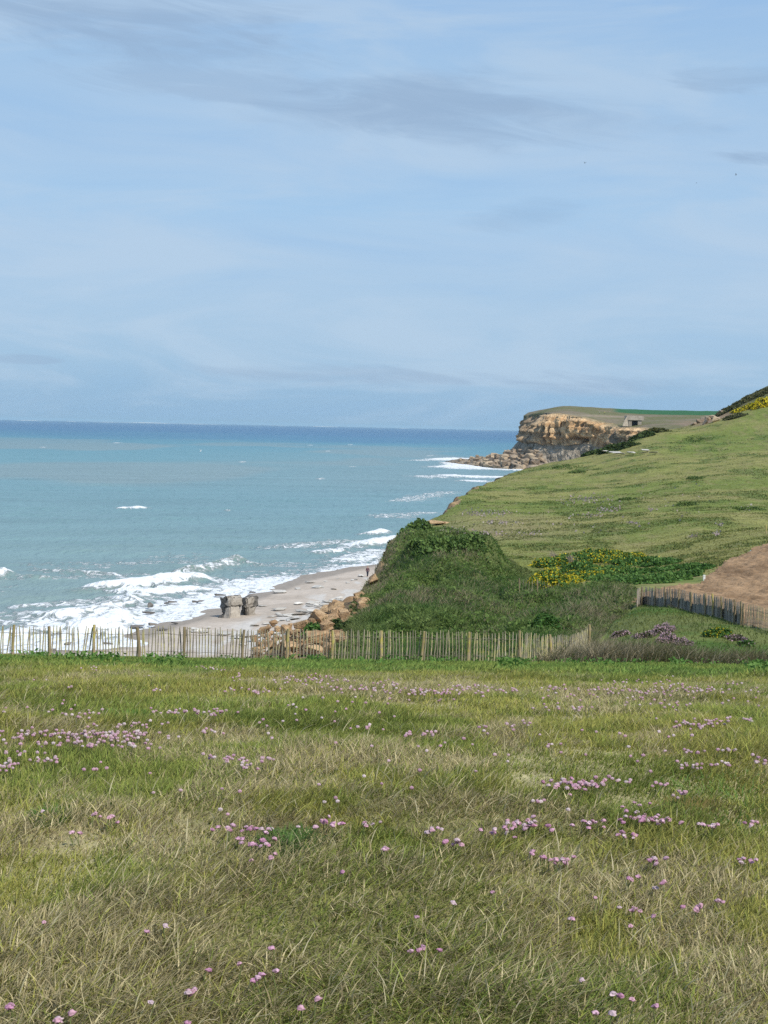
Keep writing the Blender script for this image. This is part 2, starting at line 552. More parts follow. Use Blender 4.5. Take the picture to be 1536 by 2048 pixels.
def domes(x, y, cell, seed):
    """rounded cushions, one per jittered cell: 0 between them, 1 on top"""
    cx, cy = np.floor(x / cell), np.floor(y / cell)
    best = np.zeros(np.shape(x))
    for i in (-1, 0, 1):
        for j in (-1, 0, 1):
            gx, gy = cx + i, cy + j
            px_ = (gx + 0.2 + 0.6 * _hash(gx, gy, seed)) * cell
            py_ = (gy + 0.2 + 0.6 * _hash(gx, gy, seed + 1)) * cell
            rr = cell * (0.45 + 0.45 * _hash(gx, gy, seed + 2))
            q = 1 - ((x - px_) ** 2 + (y - py_) ** 2) / (rr * rr)
            best = np.maximum(best, np.sqrt(np.maximum(q, 0)) * (0.5 + 0.5 * _hash(gx, gy, seed + 3)))
    return best


def seg_dist(x, y, line):
    d2 = np.full(x.shape, 1e18)
    for (ax, ay), (bx, by) in zip(line[:-1], line[1:]):
        ux, uy = bx - ax, by - ay
        L = ux * ux + uy * uy
        t = np.clip(((x - ax) * ux + (y - ay) * uy) / L, 0, 1)
        ex, ey = x - ax - t * ux, y - ay - t * uy
        np.minimum(d2, ex * ex + ey * ey, out=d2)
    return np.sqrt(d2)


def inside(x, y, poly):
    c = np.zeros(x.shape, bool)
    n = len(poly)
    for i in range(n):
        x0, y0 = poly[i]; x1, y1 = poly[(i + 1) % n]
        if y0 == y1: continue
        cr = (y0 > y) != (y1 > y)
        c ^= cr & (x < (x1 - x0) * (y - y0) / (y1 - y0) + x0)
    return c


def signed(x, y, line, poly):
    d = seg_dist(x, y, line)
    return np.where(inside(x, y, poly), d, -d)


def pp(*pts):
    """Plan polygon from (px, distance) pairs, px read on the level line."""
    return np.array([((px - 768) / F * Y, Y) for px, Y in pts])


SCRUB = pp((640, 52), (1165, 50.5), (1185, 58), (1235, 74), (1280, 87), (1280, 104), (1215, 112), (1150, 117), (1105, 124), (1075, 140), (1030, 158), (965, 176), (890, 190), (850, 202), (780, 196), (735, 182), (725, 150), (700, 110), (660, 85))
PLOUGH = pp((1287, 86.5), (1278, 93), (1290, 97), (1345, 101), (1400, 105), (1425, 116), (1470, 132), (1536, 149), (1640, 170), (1900, 150), (1900, 60), (1545, 64.5), (1492, 67.5), (1392, 78.5))
GARDEN = pp((1185, 51), (1235, 74), (1284, 85.5), (1390, 77), (1490, 66), (1700, 58), (1700, 49.5))
HEDGE = pp((1070, 48.9), (1110, 49.6), (1150, 52.5), (1192, 57), (1300, 53.0), (1420, 52.0), (1700, 51.5), (1700, 48.2), (1300, 48.2), (1120, 48.0))


def terrain(x, y, full=False):
    x = np.asarray(x, float); y = np.asarray(y, float)
    H = meadow_z(x, y)
    w = smoothstep(46, 50, y)
    far = y > 45.9
    if far.any():
        L = land_z(x[far], y[far])
        L = L + (fbm(x[far] * 0.05, y[far] * 0.05, 21, 4) - 0.5) * 1.1 * smoothstep(50, 110, y[far])
        L = L + (fbm(x[far] * 0.3, y[far] * 0.3, 22, 3) - 0.5) * 0.22
        sc = inside(x[far], y[far], SCRUB)
        xx, yy = x[far], y[far]
        pq = xx / yy * F + 768
        rid = 1.3 * np.exp(-((yy - 104 - 3 * np.sin(xx * 0.35)) / 4.5) ** 2) * smoothstep(1010, 880, pq)
        rid += 1.8 * np.exp(-((yy - 142 - ((pq - 905) / 40) ** 2) / 7.0) ** 2) * smoothstep(760, 840, pq) * smoothstep(1060, 960, pq)
        rid += 1.6 * np.exp(-((yy - 168) / 7.0) ** 2) * smoothstep(1050, 980, pq)
        rid += 1.0 * np.exp(-((yy - 82) / 5.0) ** 2) * smoothstep(960, 1060, pq)
        inn = smoothstep(0.0, 4.0, seg_dist(xx, yy, np.concatenate([SCRUB, SCRUB[:1]])))
        lump = 1.25 * np.sqrt(np.clip(1 - ((pq - 900) / 200) ** 2 - ((yy - 158) / 34) ** 2, 0, 1)) * inn
        lump = lump + (1.25 * domes(xx, yy * 0.75, 4.6, 24) + 0.55 * domes(xx, yy * 0.8, 1.9, 27)) * inn
        L = L + np.where(sc, (fbm(xx * 0.13, yy * 0.13, 23, 3) - 0.5) * 1.6 * smoothstep(52, 75, yy) + rid * 1.25 * inn + lump - 0.75 * inn, 0)
        H[far] = H[far] * (1 - w[far]) + L * w[far]
    jag = np.where((y > 148) & (y < 216), 0.35, 1.0) * (fbm(x * 0.16, y * 0.16, 31, 4) - 0.5) * np.where(y > 600, 10.0, 4.0) + (vnoise(x * 0.9, y * 0.9, 33) - 0.5) * 0.8
    d = signed(x, y, EDGE, LAND_POLY) + jag * smoothstep(58, 90, y) * smoothstep(840, 800, y) - 7.0 * smoothstep(838, 850, y) * smoothstep(1040, 1010, y)
    dw = signed(x, y, WATER, WATER_POLY)
    B = np.where(dw > 0, 0.12 + 0.062 * dw, 0.12 + 0.05 * dw)
    B = np.clip(B, -3.0, 2.8) + (fbm(x * 0.25, y * 0.25, 41, 3) - 0.5) * 0.16
    W = np.interp(y, [0, 130, 152, 215, 240], [13.0, 12.0, 3.2, 3.2, 6.0])
    W = W + 4 * (fbm(x * 0.1, y * 0.1, 44, 2) - 0.5)
    W = np.where(y > 600, np.where(y > 825, 1.6, 9.0), np.maximum(W, 3.0))
    t = np.clip(1 + d / W, 0, 1)
    ts = t * t * (3 - 2 * t)
    rough = (fbm(x * 0.35, y * 0.35, 51, 4) - 0.5) * 3.0 * np.clip(4 * t * (1 - t), 0, 1)
    z = np.where(d >= 0, H, B + (H - B) * ts + rough)
    # the tongue of fallen rock below the headland
    ax, ay, bx, by = 97.0, 936.0, 47.0, 1062.0
    ux, uy = bx - ax, by - ay
    L2 = ux * ux + uy * uy
    s = ((x - ax) * ux + (y - ay) * uy) / L2
    sc_ = np.clip(s, 0, 1)
    dist = np.hypot(x - ax - sc_ * ux, y - ay - sc_ * uy)
    sp = 11.5 * (1 - sc_) ** 0.8 + 1.0 - dist * 0.40 + (fbm(x * 0.12, y * 0.12, 61, 4) - 0.5) * 4.0
    near = (y > 820) & (y < 1150) & (d < -3)
    z = np.where(near, np.maximum(z, np.where(sp > 0.0, sp, -9)), z)
    if full:
        return z, d, dw, t, (near & (sp >= z - 0.01) & (sp > 0))
    return z


def tz(x, y):
    return float(terrain(np.array([x]), np.array([y]))[0])


_YS = np.exp(np.linspace(math.log(2.6), math.log(1300), 1500))


def hit(px, py, h=0.0):
    """Where the line of sight through a photograph point meets the ground (raised by h)."""
    d = ray(px, py)
    zz = EYE + d.z * _YS
    g = terrain(d.x * _YS, _YS.copy()) + h
    k = np.nonzero(zz < g)[0]
    if len(k) == 0: return None
    i = max(k[0], 1)
    a, b = zz[i - 1] - g[i - 1], g[i] - zz[i]
    Y = _YS[i - 1] + (_YS[i] - _YS[i - 1]) * a / max(a + b, 1e-9)
    return Vector((d.x * Y, Y, EYE + d.z * Y - h))


# ------------------------------------------------------------------ ground sheets
def build_ground():
    fine = np.arange(-19.0, 19.001, 0.05)
    az = np.concatenate([np.linspace(-80, -19.6, 45), fine, np.linspace(19.6, 80, 45)]) * math.pi / 180
    # rows of even height in the picture over the open hill, closer ones on the far headland
    rows = [0.6]
    while rows[-1] < 1500:
        r = rows[-1]
        g = 1.035 if r < 3 else (1.008 if r < 44 else (1.005 if r < 240 else (1.0042 if r < 820 else (1.0022 if r < 1120 else 1.01))))
        rows.append(r * g)
    rows = np.array(rows)
    A, Rr = np.meshgrid(az, rows)
    X = Rr * np.sin(A); Y = Rr * np.cos(A)
    X = X.ravel(); Y = Y.ravel()
    Z, d, dw, t, spit = terrain(X, Y, True)
    na, nr = len(az), len(rows)
    idx = np.arange(na * nr).reshape(nr, na)
    q = np.stack([idx[:-1, :-1], idx[:-1, 1:], idx[1:, 1:], idx[1:, :-1]], -1).reshape(-1, 4)

    # ---- colours
    n1 = fbm(X * 0.035, Y * 0.035, 71, 4); n2 = fbm(X * 0.16, Y * 0.16, 72, 4); n3 = fbm(X * 0.6, Y * 0.25, 73, 3)
    turf = mixc((0.155, 0.190, 0.045), (0.230, 0.225, 0.075), smoothstep(0.35, 0.65, n1))
    turf = mixc(turf, (0.080, 0.130, 0.030), smoothstep(0.54, 0.70, n2) * 0.7)
    turf = mixc(turf, (0.235, 0.20, 0.095), smoothstep(0.56, 0.72, n3) * 0.45)
    # straw-dry strip along the brink by the thicket
    dry = np.exp(-((X - 15) / 12) ** 2) * smoothstep(182, 200, Y) * smoothstep(262, 215, Y)
    turf = mixc(turf, (0.27, 0.23, 0.12), dry * 0.6)
    # far headland: duller turf, a green crop behind
    head = smoothstep(600, 800, Y)
    turf = mixc(turf, mixc((0.135, 0.135, 0.062), (0.185, 0.155, 0.105), smoothstep(0.4, 0.62, n1)), head)
    path = head * np.exp(-((Z - 34.2) / 0.9) ** 2) * smoothstep(1010, 940, Y) * (X < 165)
    turf = mixc(turf, (0.30, 0.235, 0.18), path * 0.7)
    crop = smoothstep(1000, 1012, Y) * smoothstep(0.150, 0.158, X / np.maximum(Y, 1))
    turf = mixc(turf, (0.032, 0.115, 0.045), crop)
    brown = smoothstep(780, 800, Y) * smoothstep(905, 890, Y) * smoothstep(160, 180, X)
    turf = mixc(turf, (0.235, 0.17, 0.12), brown * np.clip(n2 * 1.6 - 0.3, 0, 0.9))
    hilltop = smoothstep(432, 446, Y) * smoothstep(27, 31, Z) * (Y < 560)
    turf = mixc(turf, (0.085, 0.088, 0.042), hilltop * 0.75)
    scarp = np.exp(-((X / np.maximum(Y, 1) - 0.222) / 0.016) ** 2) * smoothstep(431, 440, Y) * (Y < 480)
    turf = mixc(turf, (0.26, 0.185, 0.12), np.clip(scarp * (0.4 + 1.2 * n2), 0, 1))
    lawn = inside(X, Y, GARDEN)
    turf = np.where(lawn[:, None], mixc((0.075, 0.13, 0.025), (0.13, 0.15, 0.045), smoothstep(0.4, 0.6, n2)), turf)
    sc = inside(X, Y, SCRUB)
    turf = np.where(sc[:, None], mixc((0.055, 0.085, 0.026), (0.10, 0.12, 0.04), smoothstep(0.4, 0.6, n2)), turf)
    mead = mixc((0.215, 0.215, 0.072), (0.35, 0.31, 0.165), smoothstep(0.38, 0.62, fbm(X * 0.5, Y * 0.5, 76, 4)))
    mead = mixc(mead, (0.085, 0.15, 0.03), smoothstep(14, 22, Y) * 0.8)
    fur = 0.5 + 0.5 * np.sin((X * 0.80 + Y * 0.60) * 2 * math.pi / 1.15 + 1.4 * n2)
    soil = mixc((0.185, 0.115, 0.062), (0.37, 0.245, 0.14), np.clip(0.05 + 0.55 * fur + 1.1 * (n3 - 0.4), 0, 1))
    sand = mixc((0.43, 0.37, 0.305), (0.50, 0.435, 0.365), smoothstep(0.35, 0.65, n2))
    sand = mixc(sand, (0.24, 0.215, 0.185), smoothstep(2.6, 0.6, dw) * 0.75)
    ledge = smoothstep(0.50, 0.64, fbm(X * 0.45, Y * 0.16, 78, 3)) * smoothstep(6, 10, dw)
    sand = mixc(sand, (0.56, 0.54, 0.50), ledge * 0.8)
    rock = mixc((0.21, 0.135, 0.075), (0.40, 0.275, 0.145), smoothstep(0.38, 0.62, n2))
    rock = mixc(rock, (0.12, 0.095, 0.06), smoothstep(0.55, 0.7, n3) * 0.8)
    rock = mixc(rock, (0.075, 0.085, 0.035), smoothstep(0.45, 0.62, n1) * 0.5 * (Y < 400))
    dark = smoothstep(158, 176, Y) * (Y < 215)
    rock = mixc(rock, (0.10, 0.078, 0.05), dark * 0.7 * smoothstep(3.0, 5.0, Z))  # shade of the mound's seaward face mixed into the rock colour
    rub = mixc((0.15, 0.13, 0.105), (0.30, 0.245, 0.18), smoothstep(0.4, 0.6, n2))
    rock = np.where(spit[:, None], rub, rock)

    zone_face = lambda a: a[q].mean(1)
    Yf, Xf, df, tf = zone_face(Y), zone_face(X), zone_face(d), zone_face(t)
    zf = zone_face(Z)
    spf = spit[q].any(1)
    rg = (fbm(Xf * 0.5, Yf * 0.3, 81, 3) - 0.5)
    on_plough = inside(Xf + 2.2 * rg, Yf + 5.0 * rg * smoothstep(86, 100, Yf), PLOUGH) & (Yf > 50)
    f_mead = (Yf < 48.2) & (df > 0)
    f_plough = on_plough & ~f_mead
    f_cliff = ((df <= 0) & (tf > 0.02)) | spf
    f_cliff &= ~f_mead & ~f_plough
    f_beach = (df <= 0) & ~f_cliff & ~f_mead
    f_hill = ~(f_mead | f_plough | f_cliff | f_beach)
    C = {'meadow': mead, 'hillside': turf, 'ploughed_field': soil, 'beach': sand, 'cliff': rock}
    Zp = Z + (fur - 0.5) * 0.22 + (vnoise(X * 1.8, Y * 1.4, 79) - 0.5) * 0.22
    for name, msk, mt in (('meadow', f_mead, 'meadow'), ('hillside', f_hill, 'hill'), ('ploughed_field', f_plough, 'plough'), ('beach', f_beach, 'beach'), ('cliff', f_cliff, 'cliff')):
        fq = q[msk]
        if name == 'beach':
            fq = fq[(Z[fq] > -2.9).any(1)]
        use, inv = np.unique(fq, return_inverse=True)
        inv = inv.reshape(fq.shape)
        zz = Zp if name == 'ploughed_field' else Z
        V = np.stack([X[use], Y[use], zz[use]], 1)
        me = np_mesh(name, V, inv[:, ::-1], {'tint': C[name][use]}, True)
        o = obj(name, me, M[mt])
        tag(o, kind='structure')
    return


build_ground()


# ------------------------------------------------------------------ the headland's rock face (real ledges and overhangs)
def build_headland():
    line = EDGE[24:34]
    # resample
    seg = np.linalg.norm(np.diff(line, axis=0), axis=1)
    s = np.concatenate([[0], np.cumsum(seg)])
    S = np.arange(0, s[-1], 0.55)
    x = np.interp(S, s, line[:, 0]); y = np.interp(S, s, line[:, 1])
    k = np.ones(15) / 15
    xs = np.convolve(np.pad(x, 7, 'edge'), k, 'valid'); ys = np.convolve(np.pad(y, 7, 'edge'), k, 'valid')
    tx, ty = np.gradient(xs), np.gradient(ys)
    tl = np.hypot(tx, ty)
    nx, ny = -ty / tl, tx / tl                      # seaward (left of the line of travel)
    top = terrain(xs - nx * 10.5, ys - ny * 10.5)
    top = np.convolve(np.pad(top, 7, 'edge'), k, 'valid') + 0.25
    nz = 90
    V, T = [], []
    vv = np.linspace(0, 1, nz)
    Sg, Vg = np.meshgrid(S, vv, indexing='ij')
    Zg = -1.5 + (top[:, None] + 1.5) * Vg
    foot = np.minimum(16.0, top[:, None] * 0.50) + (fbm(S[:, None] * 0.05 + Vg * 0, Vg * 0, 3, 3) - 0.5) * 4
    above = np.clip((Zg - foot) / np.maximum(top[:, None] - foot, 1), 0, 1)
    # bedding ledges + vertical buttresses + hollows under the beds
    butt = (fbm(Sg * 0.09, Zg * 0.02, 101, 3) - 0.5) * 9.0
    joint = np.abs(fbm(Sg * 0.13 + 3, Zg * 0.06, 102, 2) - 0.5) * 11.0
    bed = (vnoise(Sg * 0.04, Zg * 0.50, 103) - 0.5) * 3.4
    blocks = (vnoise(np.floor(Sg * 0.32 + 0.6 * np.floor(Zg * 0.3)), np.floor(Zg * 0.30), 104) - 0.5) * 2.0
    hollow = -6.5 * (1 - 0.9 * smoothstep(130, 160, Sg)) * np.exp(-((above - 0.13 - 0.18 * (vnoise(Sg * 0.12, Sg * 0, 107))) / 0.10) ** 2) * smoothstep(0.38, 0.62, vnoise(Sg * 0.16, Sg * 0, 106))
    fine = (fbm(Sg * 0.8, Zg * 0.8, 105, 4) - 0.5) * 1.4
    fine = fine - 5.0 * np.exp(-((fbm(Sg * 0.075, Zg * 0.018, 109, 2) - 0.5) / 0.035) ** 2) - 3.0 * np.exp(-((fbm(Sg * 0.19 + 7, Zg * 0.03, 110, 2) - 0.5) / 0.04) ** 2)
    crown = -4.5 * np.clip((above - 0.84) / 0.16, 0, 1) ** 1.5
    left = smoothstep(138, 172, Sg)
    crown = crown - left * 13.0 * np.clip((above - 0.30) / 0.70, 0, 1) ** 1.5
    off = np.where(Zg > foot, butt + joint + bed + blocks + hollow + fine + crown, 0)
    tal = np.clip(foot - Zg, 0, 40)
    off_t = (butt * 0.5) + 0.9 + tal * 0.55 + (fbm(Sg * 0.25, Zg * 0.3, 108, 4) - 0.5) * 3.6
    e = smoothstep(-0.8, 0.8, Zg - foot)
    off = off * e + off_t * (1 - e) + 1.0
    PX = xs[:, None] + nx[:, None] * off
    PY = ys[:, None] + ny[:, None] * off
    # back over the top, into the turf
    V = np.stack([PX, PY, Zg], -1)
    lip = np.stack([xs - nx * 12, ys - ny * 12, top - 0.3], -1)[:, None]
    V = np.concatenate([V, lip], 1)
    m, n = V.shape[:2]
    # colours of the beds, darkened on the west flank for its shade
    band = fbm(Sg * 0.04, Zg * 0.5, 111, 3)
    warm = mixc((0.45, 0.28, 0.14), (0.60, 0.42, 0.24), smoothstep(0.35, 0.65, band))
    warm = mixc(warm, (0.22, 0.16, 0.105), smoothstep(0.55, 0.68, fbm(Sg * 0.22, Zg * 0.16, 112, 4)) * 0.6)
    warm = mixc(warm, (0.165, 0.145, 0.115), np.clip(left * 0.6 + smoothstep(0.58, 0.72, fbm(Sg * 0.07, Zg * 0.1, 113, 3)), 0, 1) * 0.7)  # left: shade of the west-facing flank put into the colour; noise: darker beds
    grey = mixc((0.22, 0.19, 0.145), (0.33, 0.28, 0.215), smoothstep(0.4, 0.6, fbm(Sg * 0.3, Zg * 0.3, 114, 4)))
    C = mixc(grey, warm, e)
    C = mixc(C, (0.24, 0.20, 0.12), smoothstep(0.93, 1.0, above) * 0.7)
    C = np.concatenate([C, np.broadcast_to((0.15, 0.145, 0.075), (m, 1, 3))], 1)
    idx = np.arange(m * n).reshape(m, n)
    q = np.stack([idx[:-1, :-1], idx[:-1, 1:], idx[1:, 1:], idx[1:, :-1]], -1).reshape(-1, 4)
    me = np_mesh('cliff_face', V.reshape(-1, 3), q, {'tint': C.reshape(-1, 3)}, False)
    tag(obj('headland_cliff', me, M['cliff']), kind='structure')


build_headland()


# ------------------------------------------------------------------ sea
def px_line(x, y, pts):
    """distance to, and position along, a line given by photograph points on the water"""
    L = np.array([tuple(atz(px, py, 0.0))[:2] for px, py in pts])
    return seg_dist(x, y, L), L


def build_sea():
    fine = np.arange(-17.5, 17.501, 0.045)
    az = np.concatenate([np.linspace(-85, -18, 40), fine, np.linspace(18, 85, 40)]) * math.pi / 180
    v = np.concatenate([np.linspace(1500, 560, 40)[:-1], np.arange(560, 40, -0.9), np.arange(40, 12, -0.6), np.geomspace(12, 1.6, 40)])
    r = EYE * F / v
    A, Rr = np.meshgrid(az, r)
    X = (Rr * np.sin(A)).ravel(); Y = (Rr * np.cos(A)).ravel()
    rr = Rr.ravel()
    # open-water chop: longer along the crests than across them
    ca, sa = math.cos(R(-22)), math.sin(R(-22))
    U = X * ca - Y * sa; W_ = X * sa + Y * ca
    ch = (fbm(U * 0.035, W_ * 0.11, 201, 3) - 0.5) * 1.4 + (fbm(U * 0.16, W_ * 0.42, 203, 3) - 0.5) * 0.42
    far = smoothstep(400, 3000, rr)
    Z = ch * (0.75 + 0.6 * far)
    dw = -signed(X, Y, WATER, WATER_POLY)           # metres off the shore
    Z *= 0.18 + 0.82 * smoothstep(2, 30, dw)
    foam = np.zeros(len(X))
    # surf: a broad white sheet of spent foam along the beach, wider to the left
    wide = np.interp(Y, [120, 150, 175, 205, 240, 262, 300], [28, 28, 24, 20, 15, 9, 4])
    nb = fbm(X * 0.09, Y * 0.05, 211, 4)
    sheet = smoothstep(1.25, 0.25, dw / wide + (nb - 0.5) * 1.0) * smoothstep(330, 270, Y)
    foam = np.maximum(foam, 0.70 * sheet + 0.28 * smoothstep(0.75, 0.2, dw / wide + (nb - 0.5) * 0.8) * (sheet > 0))
    streak = smoothstep(0.50, 0.70, fbm(U * 0.045, W_ * 0.13, 215, 4)) * smoothstep(75, 22, dw) * smoothstep(300, 230, Y)
    foam = np.maximum(foam, 0.52 * streak)
    foam *= smoothstep(-2.5, -0.4, dw)
    # breaking waves: (points on the crest line, height m, half width m, foam)
    waves = [
        ([(215, 1180), (290, 1174), (375, 1160)], 1.35, 3.2, 1.0),
        ([(262, 1187), (330, 1186), (378, 1180)], 0.5, 2.8, 1.0),
        ([(362, 1150), (420, 1140), (470, 1126)], 1.15, 2.0, 0.56),
        ([(468, 1124), (520, 1130)], 0.5, 1.0, 0.5),
        ([(50, 1212), (110, 1208), (150, 1204)], 0.5, 2.0, 0.62),
        ([(120, 1236), (190, 1226), (250, 1212), (272, 1196)], 0.9, 2.4, 0.75),
        ([(170, 1264), (215, 1252), (238, 1238)], 1.0, 2.6, 1.0),
        ([(0, 1275), (60, 1268), (170, 1262)], 0.8, 2.4, 0.85),
        ([(-80, 1290), (100, 1285), (250, 1290)], 0.4, 4.0, 1.0),
        ([(90, 1142), (160, 1148), (230, 1152)], 0.4, 1.8, 0.50),
        ([(-6, 1156), (8, 1152)], 0.9, 1.2, 0.9), ([(10, 1155), (70, 1158)], 0.6, 2.2, 0.1),
        ([(248, 1018), (277, 1017)], 0.5, 2.2, 1.0),
        ([(744, 1068), (762, 1064)], 0.9, 2.0, 1.0), ([(728, 1092), (790, 1080)], 0.9, 3.0, 1.0), ([(640, 1107), (668, 1103)], 0.6, 2.2, 0.75),
        ([(690, 1098), (740, 1090)], 0.3, 2.4, 0.6), ([(700, 1122), (760, 1104)], 0.3, 4.0, 0.75),
        ([(900, 952), (935, 955), (1000, 957), (1040, 958)], 1.0, 9.0, 1.0), ([(940, 962), (1000, 966)], 0.3, 7.0, 0.8),
        ([(882, 920), (915, 917), (945, 918)], 0.8, 13, 1.0), ([(880, 935), (920, 932), (960, 938), (1000, 940), (1040, 942)], 0.9, 9, 1.0),
        ([(835, 921), (885, 921)], 0.3, 9, 0.65), ([(855, 953), (870, 955)], 0.3, 8, 0.6), ([(905, 925), (925, 938)], 0.4, 8, 0.9),
        ([(800, 1002), (900, 985)], 0.3, 5.0, 0.44), ([(770, 1035), (850, 1025)], 0.3, 5.0, 0.48), ([(560, 1095), (700, 1085)], 0.4, 4.0, 0.46),
    ]
    for cx, cy, ln in ((85, 895, 4), (235, 886, 3), (620, 891, 4), (655, 903, 2), (455, 1020, 2), (640, 958, 4), (705, 935, 3), (485, 925, 3), (860, 912, 5), (700, 890, 3)):
        waves.append(([(cx - ln, cy), (cx + ln, cy - 1)], 0.3, max(0.8, 0.0011 * 24.5 * F / (cy - 850) * 1.4), 0.62))
    for pts, h, hw, fo in waves:
        dd, L = px_line(X, Y, pts)
        ragged = 0.6 + 0.9 * fbm(X * 0.35, Y * 0.35, 221, 3)
        kk = np.exp(-(dd / (hw * ragged)) ** 2)
        Z += h * kk * (0.75 + 0.5 * fbm(X * 0.5, Y * 0.5, 222, 2))
        foam = np.maximum(foam, fo * np.clip(kk * 1.5, 0, 1))
    # water colour: grey-green over the sandy shallows, turquoise, then deep blue to the horizon
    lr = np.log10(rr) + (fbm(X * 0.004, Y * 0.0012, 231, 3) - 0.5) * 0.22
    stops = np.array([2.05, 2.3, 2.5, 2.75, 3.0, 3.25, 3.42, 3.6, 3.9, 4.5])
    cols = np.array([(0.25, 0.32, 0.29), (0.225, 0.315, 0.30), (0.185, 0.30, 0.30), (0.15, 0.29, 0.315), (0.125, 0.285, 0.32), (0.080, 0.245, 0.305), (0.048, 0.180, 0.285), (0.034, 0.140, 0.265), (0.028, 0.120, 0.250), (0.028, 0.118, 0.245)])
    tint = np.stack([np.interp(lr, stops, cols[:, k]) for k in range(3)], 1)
    sed = smoothstep(0.46, 0.66, fbm(X * 0.007 + 5, Y * 0.0028, 232, 3)) * smoothstep(2600, 1500, rr)
    sed = np.clip(sed + np.exp(-((X - 20) / 110) ** 2) * smoothstep(420, 700, Y) * smoothstep(1500, 1000, Y) * 0.6, 0, 1)
    tint = mixc(tint, (0.235, 0.285, 0.27), sed * 0.55)
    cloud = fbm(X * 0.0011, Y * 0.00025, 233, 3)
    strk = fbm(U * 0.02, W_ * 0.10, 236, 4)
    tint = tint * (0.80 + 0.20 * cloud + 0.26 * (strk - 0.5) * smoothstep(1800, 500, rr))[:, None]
    tint = mixc(tint, np.repeat(tint.mean(1)[:, None], 3, 1), 0.04 * smoothstep(2500, 1200, rr))
    face = np.clip(Z, 0, 1.4) * smoothstep(90, 15, dw) * (rr < 330)
    tint = mixc(tint, (0.215, 0.285, 0.215), np.clip(face * 0.55, 0, 0.8))
    na, nr = len(az), len(r)
    idx = np.arange(na * nr).reshape(nr, na)
    q = np.stack([idx[:-1, :-1], idx[1:, :-1], idx[1:, 1:], idx[:-1, 1:]], -1).reshape(-1, 4)
    # drop what lies far inside the land
    keep = (dw[q] > -60).any(1)
    q = q[keep]
    use, inv = np.unique(q, return_inverse=True)
    inv = inv.reshape(q.shape)
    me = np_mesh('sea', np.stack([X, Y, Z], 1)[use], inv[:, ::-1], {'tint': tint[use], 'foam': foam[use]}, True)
    # make sure the sheet faces up
    me.update()
    if me.polygons[len(me.polygons) // 2].normal.z < 0:
        me.flip_normals()
    tag(obj('sea', me, M['sea']), kind='structure')


build_sea()


def build_far_coast():
    # low chalk coast across the water, some 30 km off
    n = 220
    px = np.linspace(-150, 1250, n)
    D = 30000.0
    top = np.array([-14 + 24 * float(fbm(np.array([p * 0.02]), np.array([0.0]), 301, 4)[0]) + 10 * math.exp(-((p - 290) / 45) ** 2) + 7 * math.exp(-((p - 200) / 120) ** 2) for p in px])
    V = []
    for p, h in zip(px, top):
        x = (p - 768) / F * D
        V += [(x, D, -1), (x, D + 60, h), (x * 1.03, D * 1.03, h * 1.25), (x * 1.06, D * 1.06, -1)]
    q = []
    for i in range(n - 1):
        for j in range(3):
            a = i * 4 + j
            q.append((a, a + 4, a + 5, a + 1))
    tag(obj('distant_hills', np_mesh('distant_hills', np.array(V), np.array(q), None, True), M['chalk']), kind='structure')


build_far_coast()


# ------------------------------------------------------------------ blades, leaves and scattered growth
def blades(P, h, w, yaw, lean, face, col, seg=2):
    """Curved tapering blades. P (n,3) roots; yaw = direction the tip bends; face = direction the blade's width runs."""
    n = len(P)
    dx, dy = np.cos(yaw), np.sin(yaw)
    sx, sy = np.cos(face), np.sin(face)
    rows = []
    for k in range(seg + 1):
        t = k / seg
        hz = lean * h * t ** 1.6
        c = P + np.stack([dx * hz, dy * hz, h * t * (1 - 0.28 * lean * t)], 1)
        if k == seg:
            rows.append(c[:, None])
        else:
            ww = w * (1 - t) ** 0.6 * 0.5
            o = np.stack([sx * ww, sy * ww, ww * 0], 1)
            rows.append(np.stack([c - o, c + o], 1))
    V = np.concatenate(rows, 1)                     # (n, 2*seg+1, 3)
    m = V.shape[1]
    f = []
    for k in range(seg - 1):
        a = 2 * k
        f += [(a, a + 1, a + 3), (a, a + 3, a + 2)]
    a = 2 * (seg - 1)
    f.append((a, a + 1, a + 2))
    f = np.array(f)
    Fc = (np.arange(n)[:, None, None] * m + f[None]).reshape(-1, 3)
    return V.reshape(-1, 3), Fc, np.repeat(col, m, 0)


def join(parts):
    Vs, Fs, Cs, o = [], [], [], 0
    for v, f, c in parts:
        Vs.append(v); Fs.append(f + o); Cs.append(c)
        o += len(v)
    return np.concatenate(Vs), np.concatenate(Fs), np.concatenate(Cs)


def leaf_quads(P, nrm, size, col, asp=1.6):
    """Small two-triangle leaves at P, turned any way."""
    n = len(P)
    a = RNG.normal(size=(n, 3)); a /= np.linalg.norm(a, axis=1)[:, None]
    b = RNG.normal(size=(n, 3)) + nrm * 0.0
    b -= (a * b).sum(1)[:, None] * a
    b /= np.linalg.norm(b, axis=1)[:, None]
    s = size[:, None]
    V = np.stack([P - a * s * asp * 0.5, P + b * s * 0.5, P + a * s * asp * 0.5, P - b * s * 0.5], 1).reshape(-1, 3)
    f = np.array([(0, 1, 2), (0, 2, 3)])
    Fc = (np.arange(n)[:, None, None] * 4 + f[None]).reshape(-1, 3)
    return V, Fc, np.repeat(col, 4, 0)


def polar_scatter(n, r0, r1, amax, dens_pow):
    """n points in the wedge the picture can see, thinning out with distance as r**-dens_pow."""
    u = RNG.random(n)
    p = 2 - dens_pow
    r = (r0 ** p + u * (r1 ** p - r0 ** p)) ** (1 / p) if abs(p) > 1e-6 else r0 * (r1 / r0) ** u
    a = (RNG.random(n) * 2 - 1) * amax
    return r * np.sin(a), r * np.cos(a), r


